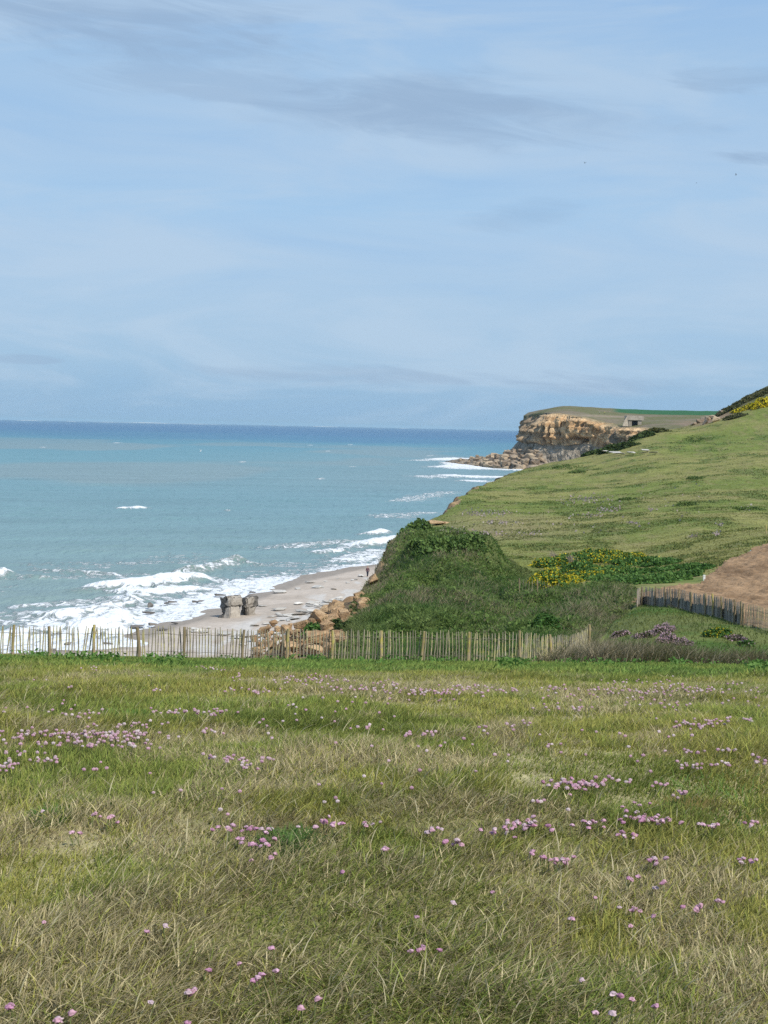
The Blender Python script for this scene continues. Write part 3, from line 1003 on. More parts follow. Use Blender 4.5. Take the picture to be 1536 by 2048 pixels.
STRAW = np.array((0.56, 0.485, 0.28)); OLIVE = np.array((0.375, 0.335, 0.090)); GREEN = np.array((0.245, 0.285, 0.066)); DEEP = np.array((0.125, 0.20, 0.040)); LUSH = np.array((0.165, 0.26, 0.060))


def meadow_colour(x, y):
    """Patchy sward: straw-dry drifts, olive turf, deeper green tufts; lush strip by the fence."""
    n = len(x)
    p1 = fbm(x * 0.55, y * 0.42, 401, 4); p2 = fbm(x * 2.6, y * 1.9, 402, 3); p3 = fbm(x * 0.9 + 40, y * 0.6, 403, 3)
    green = smoothstep(0.50, 0.64, p3)
    dry = smoothstep(0.46, 0.58, p1 * 0.45 + p2 * 0.55)
    dryp = np.clip(0.06 + 0.66 * dry - 0.25 * green, 0.02, 0.72) * smoothstep(26, 13, y)
    green = smoothstep(0.50, 0.64, p3)
    c = mixc(OLIVE, GREEN, np.clip(RNG.random(n) * 0.9 + green * 0.4, 0, 1))
    green = np.maximum(green * 0.6, smoothstep(0.58, 0.68, fbm(x * 2.1 + 9, y * 1.6, 404, 3)))
    c = mixc(c, DEEP, green * 0.75 * RNG.random(n))
    c = np.where((RNG.random(n) < dryp)[:, None], mixc(STRAW, (0.30, 0.245, 0.125), RNG.random(n)), c)
    lush = smoothstep(14, 21, y + 8 * (p1 - 0.5))
    c = mixc(c, mixc(LUSH, DEEP, np.clip(RNG.random(n) * 0.7 + 0.9 * smoothstep(0.45, 0.62, p2), 0, 1)), lush * (0.55 + 0.35 * smoothstep(0.4, 0.55, p1)))
    c = c * (0.50 + 1.08 * RNG.random(n) ** 1.15)[:, None]
    return c, dry, lush


def build_meadow_grass():
    parts = []
    for (n, r0, r1, amax, pw, hh, ww, seg) in ((230000, 2.6, 9.5, R(24), 1.2, 0.055, 0.0038, 2), (150000, 2.6, 9.5, R(24), 1.2, 0.066, 0.0056, 3), (290000, 8.5, 20, R(20), 1.0, 0.060, 0.0072, 2), (160000, 18, 48.5, R(18), 0.9, 0.085, 0.020, 2)):
        x, y, r = polar_scatter(n, r0, r1, amax, pw)
        k = signed(x, y, EDGE, LAND_POLY) > 0.3
        x, y = x[k], y[k]; n = len(x)
        c, dry, lush = meadow_colour(x, y)
        tuft = fbm(x * 2.6, y * 2.6, 405, 2)
        h = hh * (0.45 + 0.9 * RNG.random(n)) * (0.35 + 1.3 * tuft)
        z = meadow_z(x, y) - 0.008
        yaw = RNG.normal(0.3, 1.25, n) + (fbm(x * 0.8, y * 0.8, 406, 2) - 0.5) * 4
        lean = np.clip(0.35 + 0.85 * RNG.random(n) + 0.35 * dry * RNG.random(n), 0, 1.4)
        w = ww * (0.6 + 0.8 * RNG.random(n)) * (1 + 0.5 * lush)
        parts.append(blades(np.stack([x, y, z], 1), h, w, yaw, lean, yaw + math.pi / 2 + RNG.normal(0, 0.5, n), c, seg))
    # longer dead stalks bent over among the turf
    x, y, r = polar_scatter(3000, 3.0, 14, R(20), 0.9)
    n = len(x)
    ok = fbm(x * 0.55, y * 0.42, 401, 4) + 0.25 * RNG.random(n) > 0.56
    x, y = x[ok], y[ok]; n = len(x)
    c = mixc((0.62, 0.55, 0.36), (0.45, 0.41, 0.22), RNG.random(n))
    parts.append(blades(np.stack([x, y, meadow_z(x, y)], 1), 0.06 + 0.07 * RNG.random(n), 0.0045 + 0.002 * RNG.random(n), RNG.normal(0.2, 1.4, n), 0.5 + 0.8 * RNG.random(n), RNG.random(n) * 6.3, c, 4))
    V, Fc, C = join(parts)
    tag(obj('meadow_grass', np_mesh('meadow_grass', V, Fc, {'tint': C}, False), M['blade']), 'short patchy green and straw coloured grass covering the meadow', 'grass', kind='stuff')

    # broad-leaved weeds along the fence
    pts = []
    for cx in np.linspace(-20, 30, 240):
        pts.append((cx + random.uniform(-.2, .2), random.uniform(24, 47.2)))
    P, N, S_, Cc = [], [], [], []
    for bx, by in pts:
        if random.random() < 0.35: continue
        k = random.randint(20, 60)
        a = RNG.random(k) * 6.28
        rr = 0.34 * np.sqrt(RNG.random(k))
        z0 = float(meadow_z(np.array([bx]), np.array([by]))[0])
        P.append(np.stack([bx + np.cos(a) * rr, by + np.sin(a) * rr, z0 + 0.04 + 0.15 * RNG.random(k)], 1))
        S_.append(0.025 + 0.04 * RNG.random(k))
        Cc.append(mixc((0.075, 0.17, 0.03), (0.14, 0.24, 0.055), RNG.random(k)))
    P = np.concatenate(P); S_ = np.concatenate(S_); Cc = np.concatenate(Cc)
    V, Fc, C = leaf_quads(P, 0, S_, Cc, 2.2)
    tag(obj('leafy_weeds', np_mesh('leafy_weeds', V, Fc, {'tint': C}, False), M['leaf']), 'bright broad leaved weeds in the green strip before the fence', 'weeds', kind='stuff')


build_meadow_grass()


def build_scrub():
    lo, hi = math.log(51), math.log(205)
    n = 330000
    y = np.exp(lo + (hi - lo) * RNG.random(n))
    a = -0.05 + 0.24 * RNG.random(n)
    x = a * y
    k = inside(x, y, SCRUB)
    x, y = x[k], y[k]
    z, d, dw, t, sp = terrain(x, y, True)
    k = (d > -4.0) & (t > 0.35)
    x, y, z, d = x[k], y[k], z[k], d[k]
    n = len(x)
    px = x / y * F + 768
    m1 = fbm(x * 0.22, y * 0.13, 501, 4); m2 = fbm(x * 0.7, y * 0.4, 502, 3)
    g1 = mixc((0.072, 0.138, 0.033), (0.135, 0.205, 0.052), smoothstep(0.35, 0.65, m1))
    g1 = mixc(g1, (0.19, 0.245, 0.08), smoothstep(0.5, 0.7, m2) * 0.6)
    g1 = mixc(g1, (0.17, 0.18, 0.07), smoothstep(3.0, 0.5, seg_dist(x, y, np.concatenate([SCRUB, SCRUB[:1]]))) * 0.5)
    # dry crests, and the pale rank grass down the right-hand side
    dry = np.exp(-((y - 104) / 3.2) ** 2) * smoothstep(1000, 860, px) + np.exp(-((y - 141) / 4.0) ** 2) * smoothstep(840, 880, px) * smoothstep(990, 930, px)
    dry += 0.9 * np.exp(-((d - 0.0) / 2.2) ** 2) * smoothstep(118, 135, y) * smoothstep(192, 178, y)
    dry += 0.50 * smoothstep(1080, 1190, px) * smoothstep(58, 64, y) * smoothstep(112, 96, y) * (0.35 + 0.9 * m2)
    dry += 0.8 * smoothstep(1050, 1130, px) * smoothstep(60, 55, y)
    dry += 0.38 * smoothstep(0.50, 0.62, fbm(x * 0.16 + 3, y * 0.07, 505, 3)) * smoothstep(880, 1000, px)
    dry = np.clip(dry * (0.55 + 1.1 * m2), 0, 0.95)
    st = mixc((0.23, 0.20, 0.11), (0.34, 0.30, 0.19), RNG.random(n))
    c = np.where((RNG.random(n) < dry * 0.7)[:, None], st, g1)
    c = c * (0.65 + 0.7 * RNG.random(n))[:, None]
    h = (0.22 + 0.42 * RNG.random(n)) * (0.55 + 1.0 * m2) * (1 + 0.4 * smoothstep(170, 190, y))
    h *= smoothstep(0.0, 1.2, seg_dist(x, y, np.concatenate([SCRUB, SCRUB[:1]])) + 0.35)
    w = 0.026 + 0.00030 * y * (0.6 + 0.8 * RNG.random(n))
    yaw = RNG.normal(0.2, 1.6, n)
    V, Fc, C = blades(np.stack([x, y, z - 0.05], 1), h, w, yaw, 0.3 + 0.9 * RNG.random(n), RNG.normal(0, 1.1, n), c, 2)
    kl = np.nonzero(RNG.random(n) < 0.55 * smoothstep(0.42, 0.55, m1) * (1 - dry))[0]
    lv = leaf_quads(np.stack([x, y, z + 0.8 * h * RNG.random(n)], 1)[kl], 0, (0.05 + 0.0007 * y[kl]) * (0.6 + RNG.random(len(kl))), g1[kl] * (0.7 + 0.6 * RNG.random(len(kl)))[:, None], 1.7)
    V, Fc, C = join([(V, Fc, C), lv])
    tag(obj('scrub', np_mesh('scrub', V, Fc, {'tint': C}, False), M['blade']), 'dark green thicket of rank grass and scrub behind the paling fence', 'scrub', kind='stuff')

    # dark rank growth along the right-hand edge of the meadow
    n = 60000
    x = 4 + 32 * RNG.random(n); y = 48 + 9 * RNG.random(n)
    k = inside(x, y, HEDGE); x, y = x[k], y[k]; n = len(x)
    z = terrain(x, y)
    m2 = fbm(x * 0.8, y * 0.8, 512, 3)
    c = mixc((0.060, 0.075, 0.024), (0.125, 0.115, 0.055), smoothstep(0.35, 0.65, m2))
    c = np.where((RNG.random(n) < 0.25 + 0.4 * smoothstep(9.5, 7.0, x))[:, None], mixc((0.25, 0.21, 0.13), (0.36, 0.31, 0.21), RNG.random(n)), c)
    c = c * (0.65 + 0.7 * RNG.random(n))[:, None]
    h = (0.42 + 0.62 * RNG.random(n)) * (0.55 + 0.9 * m2)
    V, Fc, C = blades(np.stack([x, y, z - 0.03], 1), h, 0.018 + 0.016 * RNG.random(n), RNG.normal(0.2, 1.3, n), 0.3 + 0.8 * RNG.random(n), RNG.normal(0, 1.0, n), c, 2)
    tag(obj('undergrowth', np_mesh('undergrowth', V, Fc, {'tint': C}, False), M['blade']), 'low brownish undergrowth along the right edge of the meadow', 'undergrowth', kind='stuff')

    # lawn beyond it
    n = 26000
    x = 5 + 30 * RNG.random(n); y = 50 + 36 * RNG.random(n)
    k = inside(x, y, GARDEN) & ~inside(x, y, HEDGE); x, y = x[k], y[k]; n = len(x)
    z = terrain(x, y)
    c = mixc((0.085, 0.15, 0.03), (0.155, 0.18, 0.055), smoothstep(0.38, 0.62, fbm(x * 0.4, y * 0.25, 521, 3))) * (0.75 + 0.5 * RNG.random(n))[:, None]
    V, Fc, C = blades(np.stack([x, y, z - 0.02], 1), 0.08 + 0.16 * RNG.random(n), 0.03 + 0.02 * RNG.random(n), RNG.random(n) * 6.3, 0.3 + 0.8 * RNG.random(n), RNG.normal(0, 1.0, n), c, 2)
    tag(obj('lawn_grass', np_mesh('lawn_grass', V, Fc, {'tint': C}, False), M['blade']), 'green grass on the small bank inside the bend of fences', 'grass', kind='stuff')


build_scrub()


def build_hill_growth():
    n = 150000
    lo, hi = math.log(118), math.log(475)
    y = np.exp(lo + (hi - lo) * RNG.random(n)); a = 0.0 + 0.32 * RNG.random(n); x = a * y
    z, d, dw, t, sp = terrain(x, y, True)
    k = (d > 0.5) & ~inside(x, y, SCRUB) & ~inside(x, y, PLOUGH) & ~inside(x, y, GARDEN)
    x, y, z, d = x[k], y[k], z[k], d[k]; n = len(x)
    n1 = fbm(x * 0.035, y * 0.035, 71, 4); n2 = fbm(x * 0.16, y * 0.16, 72, 4); n3 = fbm(x * 0.9, y * 0.3, 531, 3)
    c = mixc((0.172, 0.200, 0.050), (0.250, 0.240, 0.082), smoothstep(0.35, 0.65, n1))
    c = mixc(c, (0.10, 0.15, 0.038), smoothstep(0.54, 0.70, n2) * 0.45)
    c = mixc(c, (0.27, 0.24, 0.11), smoothstep(0.55, 0.70, n3) * 0.45)
    top_ = smoothstep(430, 444, y) * smoothstep(26, 30, z)
    c = mixc(c, mixc((0.085, 0.09, 0.04), (0.14, 0.125, 0.065), n3), top_ * 0.9)
    sca = np.exp(-((x / y - 0.222) / 0.016) ** 2) * smoothstep(431, 440, y)
    kk = RNG.random(n) > sca * 1.1
    x, y, z, d, n1, n2, n3, c = x[kk], y[kk], z[kk], d[kk], n1[kk], n2[kk], n3[kk], c[kk]; n = len(x)
    dryz = np.exp(-((x - 14) / 11) ** 2) * smoothstep(180, 196, y) * smoothstep(262, 212, y)
    c = mixc(c, (0.31, 0.265, 0.145), dryz * 0.6 * RNG.random(n))
    c = c * (0.72 + 0.56 * RNG.random(n))[:, None]
    tus = smoothstep(0.60, 0.70, fbm(x * 0.45, y * 0.22, 533, 3))
    c = mixc(c, (0.095, 0.14, 0.036), tus * 0.35)
    h = (0.07 + 0.13 * RNG.random(n)) * (0.6 + 0.8 * smoothstep(0.5, 0.68, n2)) * (1 + 0.4 * tus)
    w = 0.10 + 0.0009 * y * RNG.random(n)
    V, Fc, C = blades(np.stack([x, y, z - 0.03], 1), h, w, RNG.random(n) * 6.3, 0.3 + 0.6 * RNG.random(n), RNG.normal(0, 0.8, n), c, 2)
    tag(obj('hillside_grass', np_mesh('hillside_grass', V, Fc, {'tint': C}, False), M['blade']), 'rough pasture grass on the slope above the sea', 'grass', kind='stuff')

    # pale lilac drifts of thrift and stones lying in the pasture
    P, S_, Cc = [], [], []
    for px, py, rx, ry, k in ((970, 1028, 55, 7, 150), (1175, 1000, 50, 9, 150), (1215, 1020, 30, 8, 60), (1185, 1032, 25, 5, 40), (1265, 1048, 12, 3, 22), (1300, 1022, 10, 3, 16), (1440, 1052, 10, 3, 16), (1385, 1075, 12, 4, 16),
                              (1435, 1070, 8, 6, 16), (1000, 1048, 50, 5, 60), (960, 1068, 60, 6, 70), (1060, 1070, 30, 5, 24), (905, 1062, 25, 5, 50), (1340, 1000, 120, 40, 40), (1130, 1050, 150, 30, 50), (1500, 1020, 30, 8, 14)):
        for _ in range(k):
            q = hit(px + random.gauss(0, rx * 0.55), py + random.gauss(0, ry * 0.55))
            if q is None: continue
            P.append(q + Vector((0, 0, 0.22))); S_.append(random.uniform(0.14, 0.34))
            Cc.append(random.choice(((0.42, 0.345, 0.335), (0.38, 0.30, 0.295), (0.46, 0.40, 0.37), (0.38, 0.29, 0.28))))
    V, Fc, C = leaf_quads(np.array([list(p) for p in P]), 0, np.array(S_), np.array(Cc), 1.4)
    tag(obj('thrift_drifts', np_mesh('thrift_drifts', V, Fc, {'tint': C}, False), M['petal']), 'faded lilac drifts of thrift scattered over the far pasture', 'flowers', kind='stuff')


build_hill_growth()


# ------------------------------------------------------------------ shrubs and flowering plants
def shrub(name, label, cat, px, py, rx, ry, h, leaf, n, greens, flower=None, nf=0, fs=None, group=None, base=None, ragged=0.5):
    """A low bush: thousands of small leaves in an uneven dome, flowers as a part of it."""
    p = base or hit(px, py)
    u = RNG.normal(size=(n, 3)); u /= np.linalg.norm(u, axis=1)[:, None]
    u[:, 2] = np.abs(u[:, 2])
    lump = 0.62 + ragged * 1.4 * (fbm(u[:, 0] * 2.2 + p.x, u[:, 1] * 2.2 + u[:, 2] * 2.0 + p.y, 601, 3) - 0.35)
    rad = lump * (0.35 + 0.65 * RNG.random(n) ** 0.45)
    L = np.stack([u[:, 0] * rx * rad, u[:, 1] * ry * rad, u[:, 2] * h * rad], 1)
    gx, gy = p.x + L[:, 0], p.y + L[:, 1]
    gz = terrain(gx, gy) - p.z
    L[:, 2] += gz * 0.9
    c = mixc(greens[0], greens[1], np.clip(RNG.random(n) * 0.6 + 0.6 * smoothstep(0.4, 0.6, fbm(L[:, 0] * 1.5 / max(leaf, .1), L[:, 2] * 1.5, 602, 2)), 0, 1)) * (0.7 + 0.6 * RNG.random(n))[:, None]
    V, Fc, C = leaf_quads(L, 0, leaf * (0.6 + 0.8 * RNG.random(n)), c, 1.9)
    if flower is not None and nf:
        o = obj(name, None, loc=p)
        obj('foliage', np_mesh('foliage', V, Fc, {'tint': C}, False), M['leaf'], o)
    else:
        o = obj(name, np_mesh(name, V, Fc, {'tint': C}, False), M['leaf'], loc=p)
    tag(o, label, cat, group)
    if flower is not None and nf:
        u = RNG.normal(size=(nf, 3)); u /= np.linalg.norm(u, axis=1)[:, None]; u[:, 2] = np.abs(u[:, 2])
        lump = 0.62 + ragged * 1.4 * (fbm(u[:, 0] * 2.2 + p.x, u[:, 1] * 2.2 + u[:, 2] * 2.0 + p.y, 601, 3) - 0.35)
        rad = lump * (0.88 + 0.22 * RNG.random(nf))
        L = np.stack([u[:, 0] * rx * rad, u[:, 1] * ry * rad, u[:, 2] * h * rad], 1)
        L[:, 2] += (terrain(p.x + L[:, 0], p.y + L[:, 1]) - p.z) * 0.9
        fs_ = (fs or leaf) * (0.6 + 0.8 * RNG.random(nf))
        cc = np.array(flower) * (0.75 + 0.5 * RNG.random(nf))[:, None]
        V, Fc, C = leaf_quads(L, 0, fs_, cc, 1.1)
        obj('blossoms', np_mesh('blossoms', V, Fc, {'tint': C}, False), M['petal'], parent=o)
    return o


G_DARK = ((0.035, 0.062, 0.016), (0.070, 0.105, 0.028)); G_LUSH = ((0.045, 0.115, 0.022), (0.095, 0.185, 0.040)); G_OLIVE = ((0.085, 0.10, 0.028), (0.15, 0.155, 0.05)); G_DRY = ((0.18, 0.155, 0.09), (0.30, 0.25, 0.16))
YEL = (0.62, 0.50, 0.03)

shrub('bush', 'large dark green bush crowning the thicket at the cliff edge', 'bush', 0, 0, 4.9, 6.0, 3.9, 0.24, 8000, ((0.07, 0.13, 0.032), (0.135, 0.205, 0.052)), base=Vector((4.0, 190, tz(4.0, 190) - 0.4)), ragged=0.35)
shrub('bush', 'dark bush leaning out at the thicket brink above the walker', 'bush', 0, 0, 3.0, 3.8, 2.0, 0.24, 2600, ((0.05, 0.055, 0.02), (0.10, 0.09, 0.04)), base=Vector((0.9, 178, tz(0.9, 178) - 0.3)))
shrub('bush', 'rounded dark green bush in the middle of the thicket', 'bush', 890, 1100, 5.2, 4.2, 1.5, 0.22, 3600, ((0.07, 0.13, 0.032), (0.135, 0.205, 0.052)))
shrub('bush', 'bright green bush behind the far end of the paling fence', 'bush', 1085, 1262, 1.3, 1.6, 1.0, 0.10, 2200, G_LUSH)
shrub('bush', 'dark bush below the sandstone cliff on the crest of the slope', 'bush', 1235, 900, 7.5, 5.0, 2.3, 0.5, 2600, G_DARK)
shrub('bush', 'dark low bush left of the crest bush by the pale stones', 'bush', 1186, 909, 3.6, 3.0, 1.4, 0.4, 1000, G_DARK)
shrub('bush', 'olive bush on the crest under the eroded gully', 'bush', 1300, 868, 6.5, 4.0, 1.9, 0.45, 1800, ((0.07, 0.085, 0.025), (0.14, 0.14, 0.045)))
shrub('bush', 'dark bush at the gully mouth on the crest', 'bush', 1283, 876, 5.0, 3.0, 1.8, 0.45, 1500, G_DARK)
shrub('bush', 'small dark bush on the brink halfway down the pasture edge', 'bush', 1005, 953, 2.2, 2.0, 0.9, 0.25, 700, G_DARK)
shrub('bush', 'low dark bush on the pasture edge beside the surf', 'bush', 1028, 943, 3.4, 2.4, 1.2, 0.3, 900, G_DARK)
for px, py, rx, h, lb in ((1125, 935, 3.8, .9, 'wide green patch of bramble in the upper left pasture'), (1155, 945, 1.9, .8, 'small dark bramble right of the wide bramble patch'), (1395, 880, 3.6, .8, 'dark bramble in the pasture under the hilltop gully'),
                          (1390, 957, 2.0, .6, 'round low bramble alone in the right pasture'), (1370, 1010, 1.7, .7, 'grey green thistle clump in the middle of the pasture'), (1500, 1020, 1.9, .5, 'low dark bramble at the right of the pasture'),
                          (1250, 1000, 1.5, .5, 'dark bramble tuft beside the lilac drift')):
    shrub('bramble_bush', lb, 'bramble', px, py, rx * 1.25, rx * 1.9, h * .8, 0.20, 520, ((0.075, 0.125, 0.03), (0.13, 0.18, 0.045)), ragged=1.0)
# the lush yellow-flowering strip between thicket and pasture
strip = [
    (1105, 1128, 2.2, .9, 260, 'left of the strip under the pasture'), (1150, 1122, 2.4, .9, 120, 'left of centre in the strip, mostly leaves'), (1195, 1118, 2.6, 1.0, 420, 'at the centre of the strip, thick with flowers'),
    (1240, 1116, 2.4, .8, 520, 'topmost of the strip, brightest yellow'), (1275, 1128, 2.2, .9, 40, 'right of the brightest one, nearly flowerless'), (1165, 1140, 2.0, .9, 60, 'below the strip centre, dark leaved'),
    (1225, 1146, 2.4, .8, 120, 'lower middle of the strip'), (1110, 1158, 1.9, .9, 620, 'behind the short sunken fence, golden yellow'), (1160, 1160, 1.9, .8, 560, 'right of the golden one behind the sunken fence')]
for px, py, rx, h, nf, w_ in strip:
    shrub('flowering_plant', 'yellow flowering leafy plant ' + w_, 'plant', px, py, rx * 1.5, rx * 1.7, h * 1.15, 0.17, 2200, ((0.06, 0.14, 0.028), (0.12, 0.215, 0.05)), YEL, int(nf * 1.9), 0.13, 'yellow flowering plants below the pasture')
for px, py, rx, lb in ((1305, 1148, 2.2, 'leafy green plant at the corner of the ploughed field'), (1350, 1140, 2.0, 'leafy green plant left of the white marker'), (1392, 1140, 1.6, 'leafy green plant behind the white marker'), (1325, 1128, 2.0, 'pale green leafy plant above the ploughed corner')):
    shrub('leafy_plant', lb, 'plant', px, py, rx * 1.35, rx * 1.4, .7, 0.16, 1500, G_LUSH)
for px, py, rx, lb in ((1185, 1160, 2.6, 'leafy green plant left of the path beyond the thicket'), (1222, 1166, 2.4, 'lush green plant nearest the thicket corner'), (1258, 1164, 2.4, 'lush green plant above the left end of the grey fence'), (1300, 1164, 2.2, 'low lush plant at the left tip of the ploughed field'),
                       (1340, 1158, 2.2, 'low lush plant along the top edge of the ploughed field'), (1375, 1153, 1.8, 'low lush plant nearest left of the white marker')):
    shrub('leafy_plant', lb, 'plant', px, py, rx, rx * 1.6, .65, 0.16, 1500, ((0.06, 0.14, 0.028), (0.12, 0.215, 0.05)))
for px, py, rx, h, lb in ((1455, 818, 5, 1.6, 'dark bush lowest on the skyline of the right hill'), (1475, 806, 5, 1.7, 'dark bush second up the skyline of the right hill'), (1500, 793, 6, 1.6, 'dark bush third up the skyline of the right hill'), (1528, 781, 6, 1.8, 'dark bush highest on the skyline of the right hill'), (1470, 830, 4, 1.0, 'olive bush left of the spread gorse')):
    shrub('bush', lb, 'bush', px, py + 5, rx, rx, h, 0.45, 1500, ((0.06, 0.075, 0.028), (0.115, 0.115, 0.045)))
shrub('flowering_plant', 'golden flowering plant at the foot of the paling fence', 'plant', 968, 1318, 0.50, 0.4, 0.36, 0.045, 900, ((0.10, 0.13, 0.03), (0.18, 0.18, 0.05)), YEL, 300, 0.035)
shrub('flowering_plant', 'yellow flowering plant on the bank under the grey fence', 'plant', 1440, 1272, 0.85, 0.9, 0.5, 0.07, 1500, G_LUSH, YEL, 300, 0.05)
shrub('flowering_plant', 'green leafy plant at the right of the bank with lilac blooms', 'plant', 1492, 1292, 0.45, 0.5, 0.35, 0.06, 600, G_LUSH, (0.42, 0.27, 0.31), 40, 0.05)
shrub('gorse_bush', 'bright yellow gorse on the hilltop at the right edge', 'gorse', 1522, 812, 5.0, 4.5, 2.3, 0.4, 1300, G_OLIVE, (0.68, 0.58, 0.03), 1500, 0.42)
shrub('gorse_bush', 'lower spread of yellow gorse left of the hilltop gorse', 'gorse', 1490, 818, 4.6, 4.0, 1.2, 0.4, 900, G_OLIVE, (0.68, 0.58, 0.03), 700, 0.4)
for px, py, rx, h, nf, lb in ((1325, 1265, .75, .5, 620, 'tall lilac pink thrift clump topmost on the bank'), (1335, 1285, .7, .42, 760, 'lilac pink thrift clump in the middle of the bank'), (1365, 1290, .6, .3, 420, 'low pink thrift clump right of the middle clump'),
                              (1290, 1275, .6, .34, 300, 'faded pink thrift clump left of the tall clump'), (1240, 1272, .6, .3, 300, 'pale thrift clump by the end of the paling fence'), (1475, 1280, .55, .3, 260, 'dusty pink thrift clump beside the yellow flowering plant')):
    shrub('thrift_clump', lb, 'flower clump', px, py, rx, rx, h, 0.05, 700, ((0.07, 0.085, 0.03), (0.13, 0.13, 0.06)), (0.50, 0.34, 0.38), nf, 0.055)
for px, py, lb in ((1110, 1122, 'pale dead flower stalks left in the yellow strip'), (1145, 1130, 'dead stalks behind the golden plant')):
    p = hit(px, py)
    k = 60
    P = np.stack([p.x + RNG.normal(0, .2, k), p.y + RNG.normal(0, .25, k), np.full(k, p.z)], 1)
    V, Fc, C = blades(P, 0.8 + 0.6 * RNG.random(k), np.full(k, 0.06), RNG.normal(2.6, .4, k), 0.3 + .3 * RNG.random(k), RNG.normal(0, .5, k), np.array((0.34, 0.28, 0.21)) * (0.8 + .4 * RNG.random(k))[:, None], 2)
    tag(obj('dead_stalks', np_mesh('dead_stalks', V, Fc, {'tint': C}, False), M['blade']), lb, 'dead plant')
for px, py, rx, h, cc, lb in ((580, 1692, .12, .06, ((0.07, 0.14, 0.035), (0.15, 0.24, 0.06)), 'fresh dark green grass tuft at the centre of the meadow'), (1500, 1608, .42, .055, ((0.13, 0.24, 0.06), (0.19, 0.30, 0.075)), 'wide dark green grass tuft at the right edge of the meadow'),
                              (1395, 1628, .20, .05, ((0.20, 0.16, 0.05), (0.27, 0.21, 0.08)), 'brown grass tuft left of the wide dark tuft'), (100, 1640, .09, .05, ((0.10, 0.20, 0.04), (0.16, 0.27, 0.06)), 'dark tuft near the left edge of the meadow'), (150, 1622, .14, .05, ((0.12, 0.17, 0.045), (0.17, 0.22, 0.06)), 'dull green tuft above the left dark tuft'),
                              (610, 1520, .5, .05, ((0.11, 0.17, 0.03), (0.17, 0.22, 0.05)), 'bright yellow green grass patch in the middle meadow'), (240, 1437, .22, .05, ((0.11, 0.22, 0.045), (0.17, 0.28, 0.06)), 'dark green tuft above the dense pink drift')):
    p = hit(px, py)
    k = 480
    rr = rx * np.sqrt(RNG.random(k)); aa = RNG.random(k) * 6.28
    X_, Y_ = p.x + rr * np.cos(aa), p.y + rr * np.sin(aa) * 1.6
    c = mixc(cc[0], cc[1], RNG.random(k))
    V, Fc, C = blades(np.stack([X_, Y_, meadow_z(X_, Y_) - .01], 1), h * (0.5 + .8 * RNG.random(k)), 0.004 + 0.0005 * p.y + .003 * RNG.random(k), aa + RNG.normal(0, .8, k), 0.4 + .7 * RNG.random(k), aa + 1.57, c, 3)
    tf = obj('grass_tuft', np_mesh('grass_tuft', V, Fc, {'tint': C}, False), M['blade'])
    tag(tf, lb, 'grass tuft', kind='stuff' if rx > .35 else None)


# ------------------------------------------------------------------ rocks
def hull_rock(seed, flat=0.7, n=16, rough=0.06, sub=1):
    rng = random.Random(seed)
    bm = bmesh.new()
    for _ in range(n):
        v = Vector((rng.uniform(-1, 1), rng.uniform(-1, 1), rng.uniform(-1, 1)))
        m = max(abs(v.x), abs(v.y), abs(v.z))
        v = v / m * rng.uniform(0.72, 1.0) * 0.5
        bm.verts.new((v.x, v.y, v.z * flat))
    r = bmesh.ops.convex_hull(bm, input=bm.verts[:])
    bmesh.ops.delete(bm, geom=list({e for e in r['geom_interior'] + r['geom_unused'] if isinstance(e, bmesh.types.BMVert)}), context='VERTS')
    bmesh.ops.dissolve_limit(bm, angle_limit=R(14), verts=bm.verts[:], edges=bm.edges[:])
    bmesh.ops.bevel(bm, geom=bm.edges[:], offset=0.028, segments=1, affect='EDGES')
    bmesh.ops.triangulate(bm, faces=bm.faces[:])
    if sub:
        bmesh.ops.subdivide_edges(bm, edges=bm.edges[:], cuts=sub, use_grid_fill=True)
    for v in bm.verts:
        v.co += Vector((rng.uniform(-1, 1), rng.uniform(-1, 1), rng.uniform(-1, 1))) * rough * 0.35
    bmesh.ops.recalc_face_normals(bm, faces=bm.faces[:])
    return bm_mesh('boulder', bm, False)


BLOCKS = [hull_rock(k, random.uniform(.6, .95), 15) for k in range(8)]
FARBLOCKS = [hull_rock(20 + k, random.uniform(.6, .9), 14, 0.05, 0) for k in range(7)]
SLABS = [hull_rock(40 + k, 0.22, 14, 0.03, 0) for k in range(6)]
WETS = [hull_rock(60 + k, 0.5, 14, 0.05, 0) for k in range(4)]
for ms, mt in ((BLOCKS, 'sandstone'), (FARBLOCKS, 'farstone'), (SLABS, 'slab'), (WETS, 'wetrock')):
    for me in ms: me.materials.append(M[mt])


def rock(me, name, p, size, label, cat, group=None, rot=None, sink=0.25):
    o = obj(name, me, None, loc=(p.x, p.y, p.z + size[2] * (0.5 - sink)), scale=size, rot=rot or (random.uniform(-.3, .3), random.uniform(-.3, .3), random.uniform(0, 6.3)))
    return tag(o, label, cat, group)


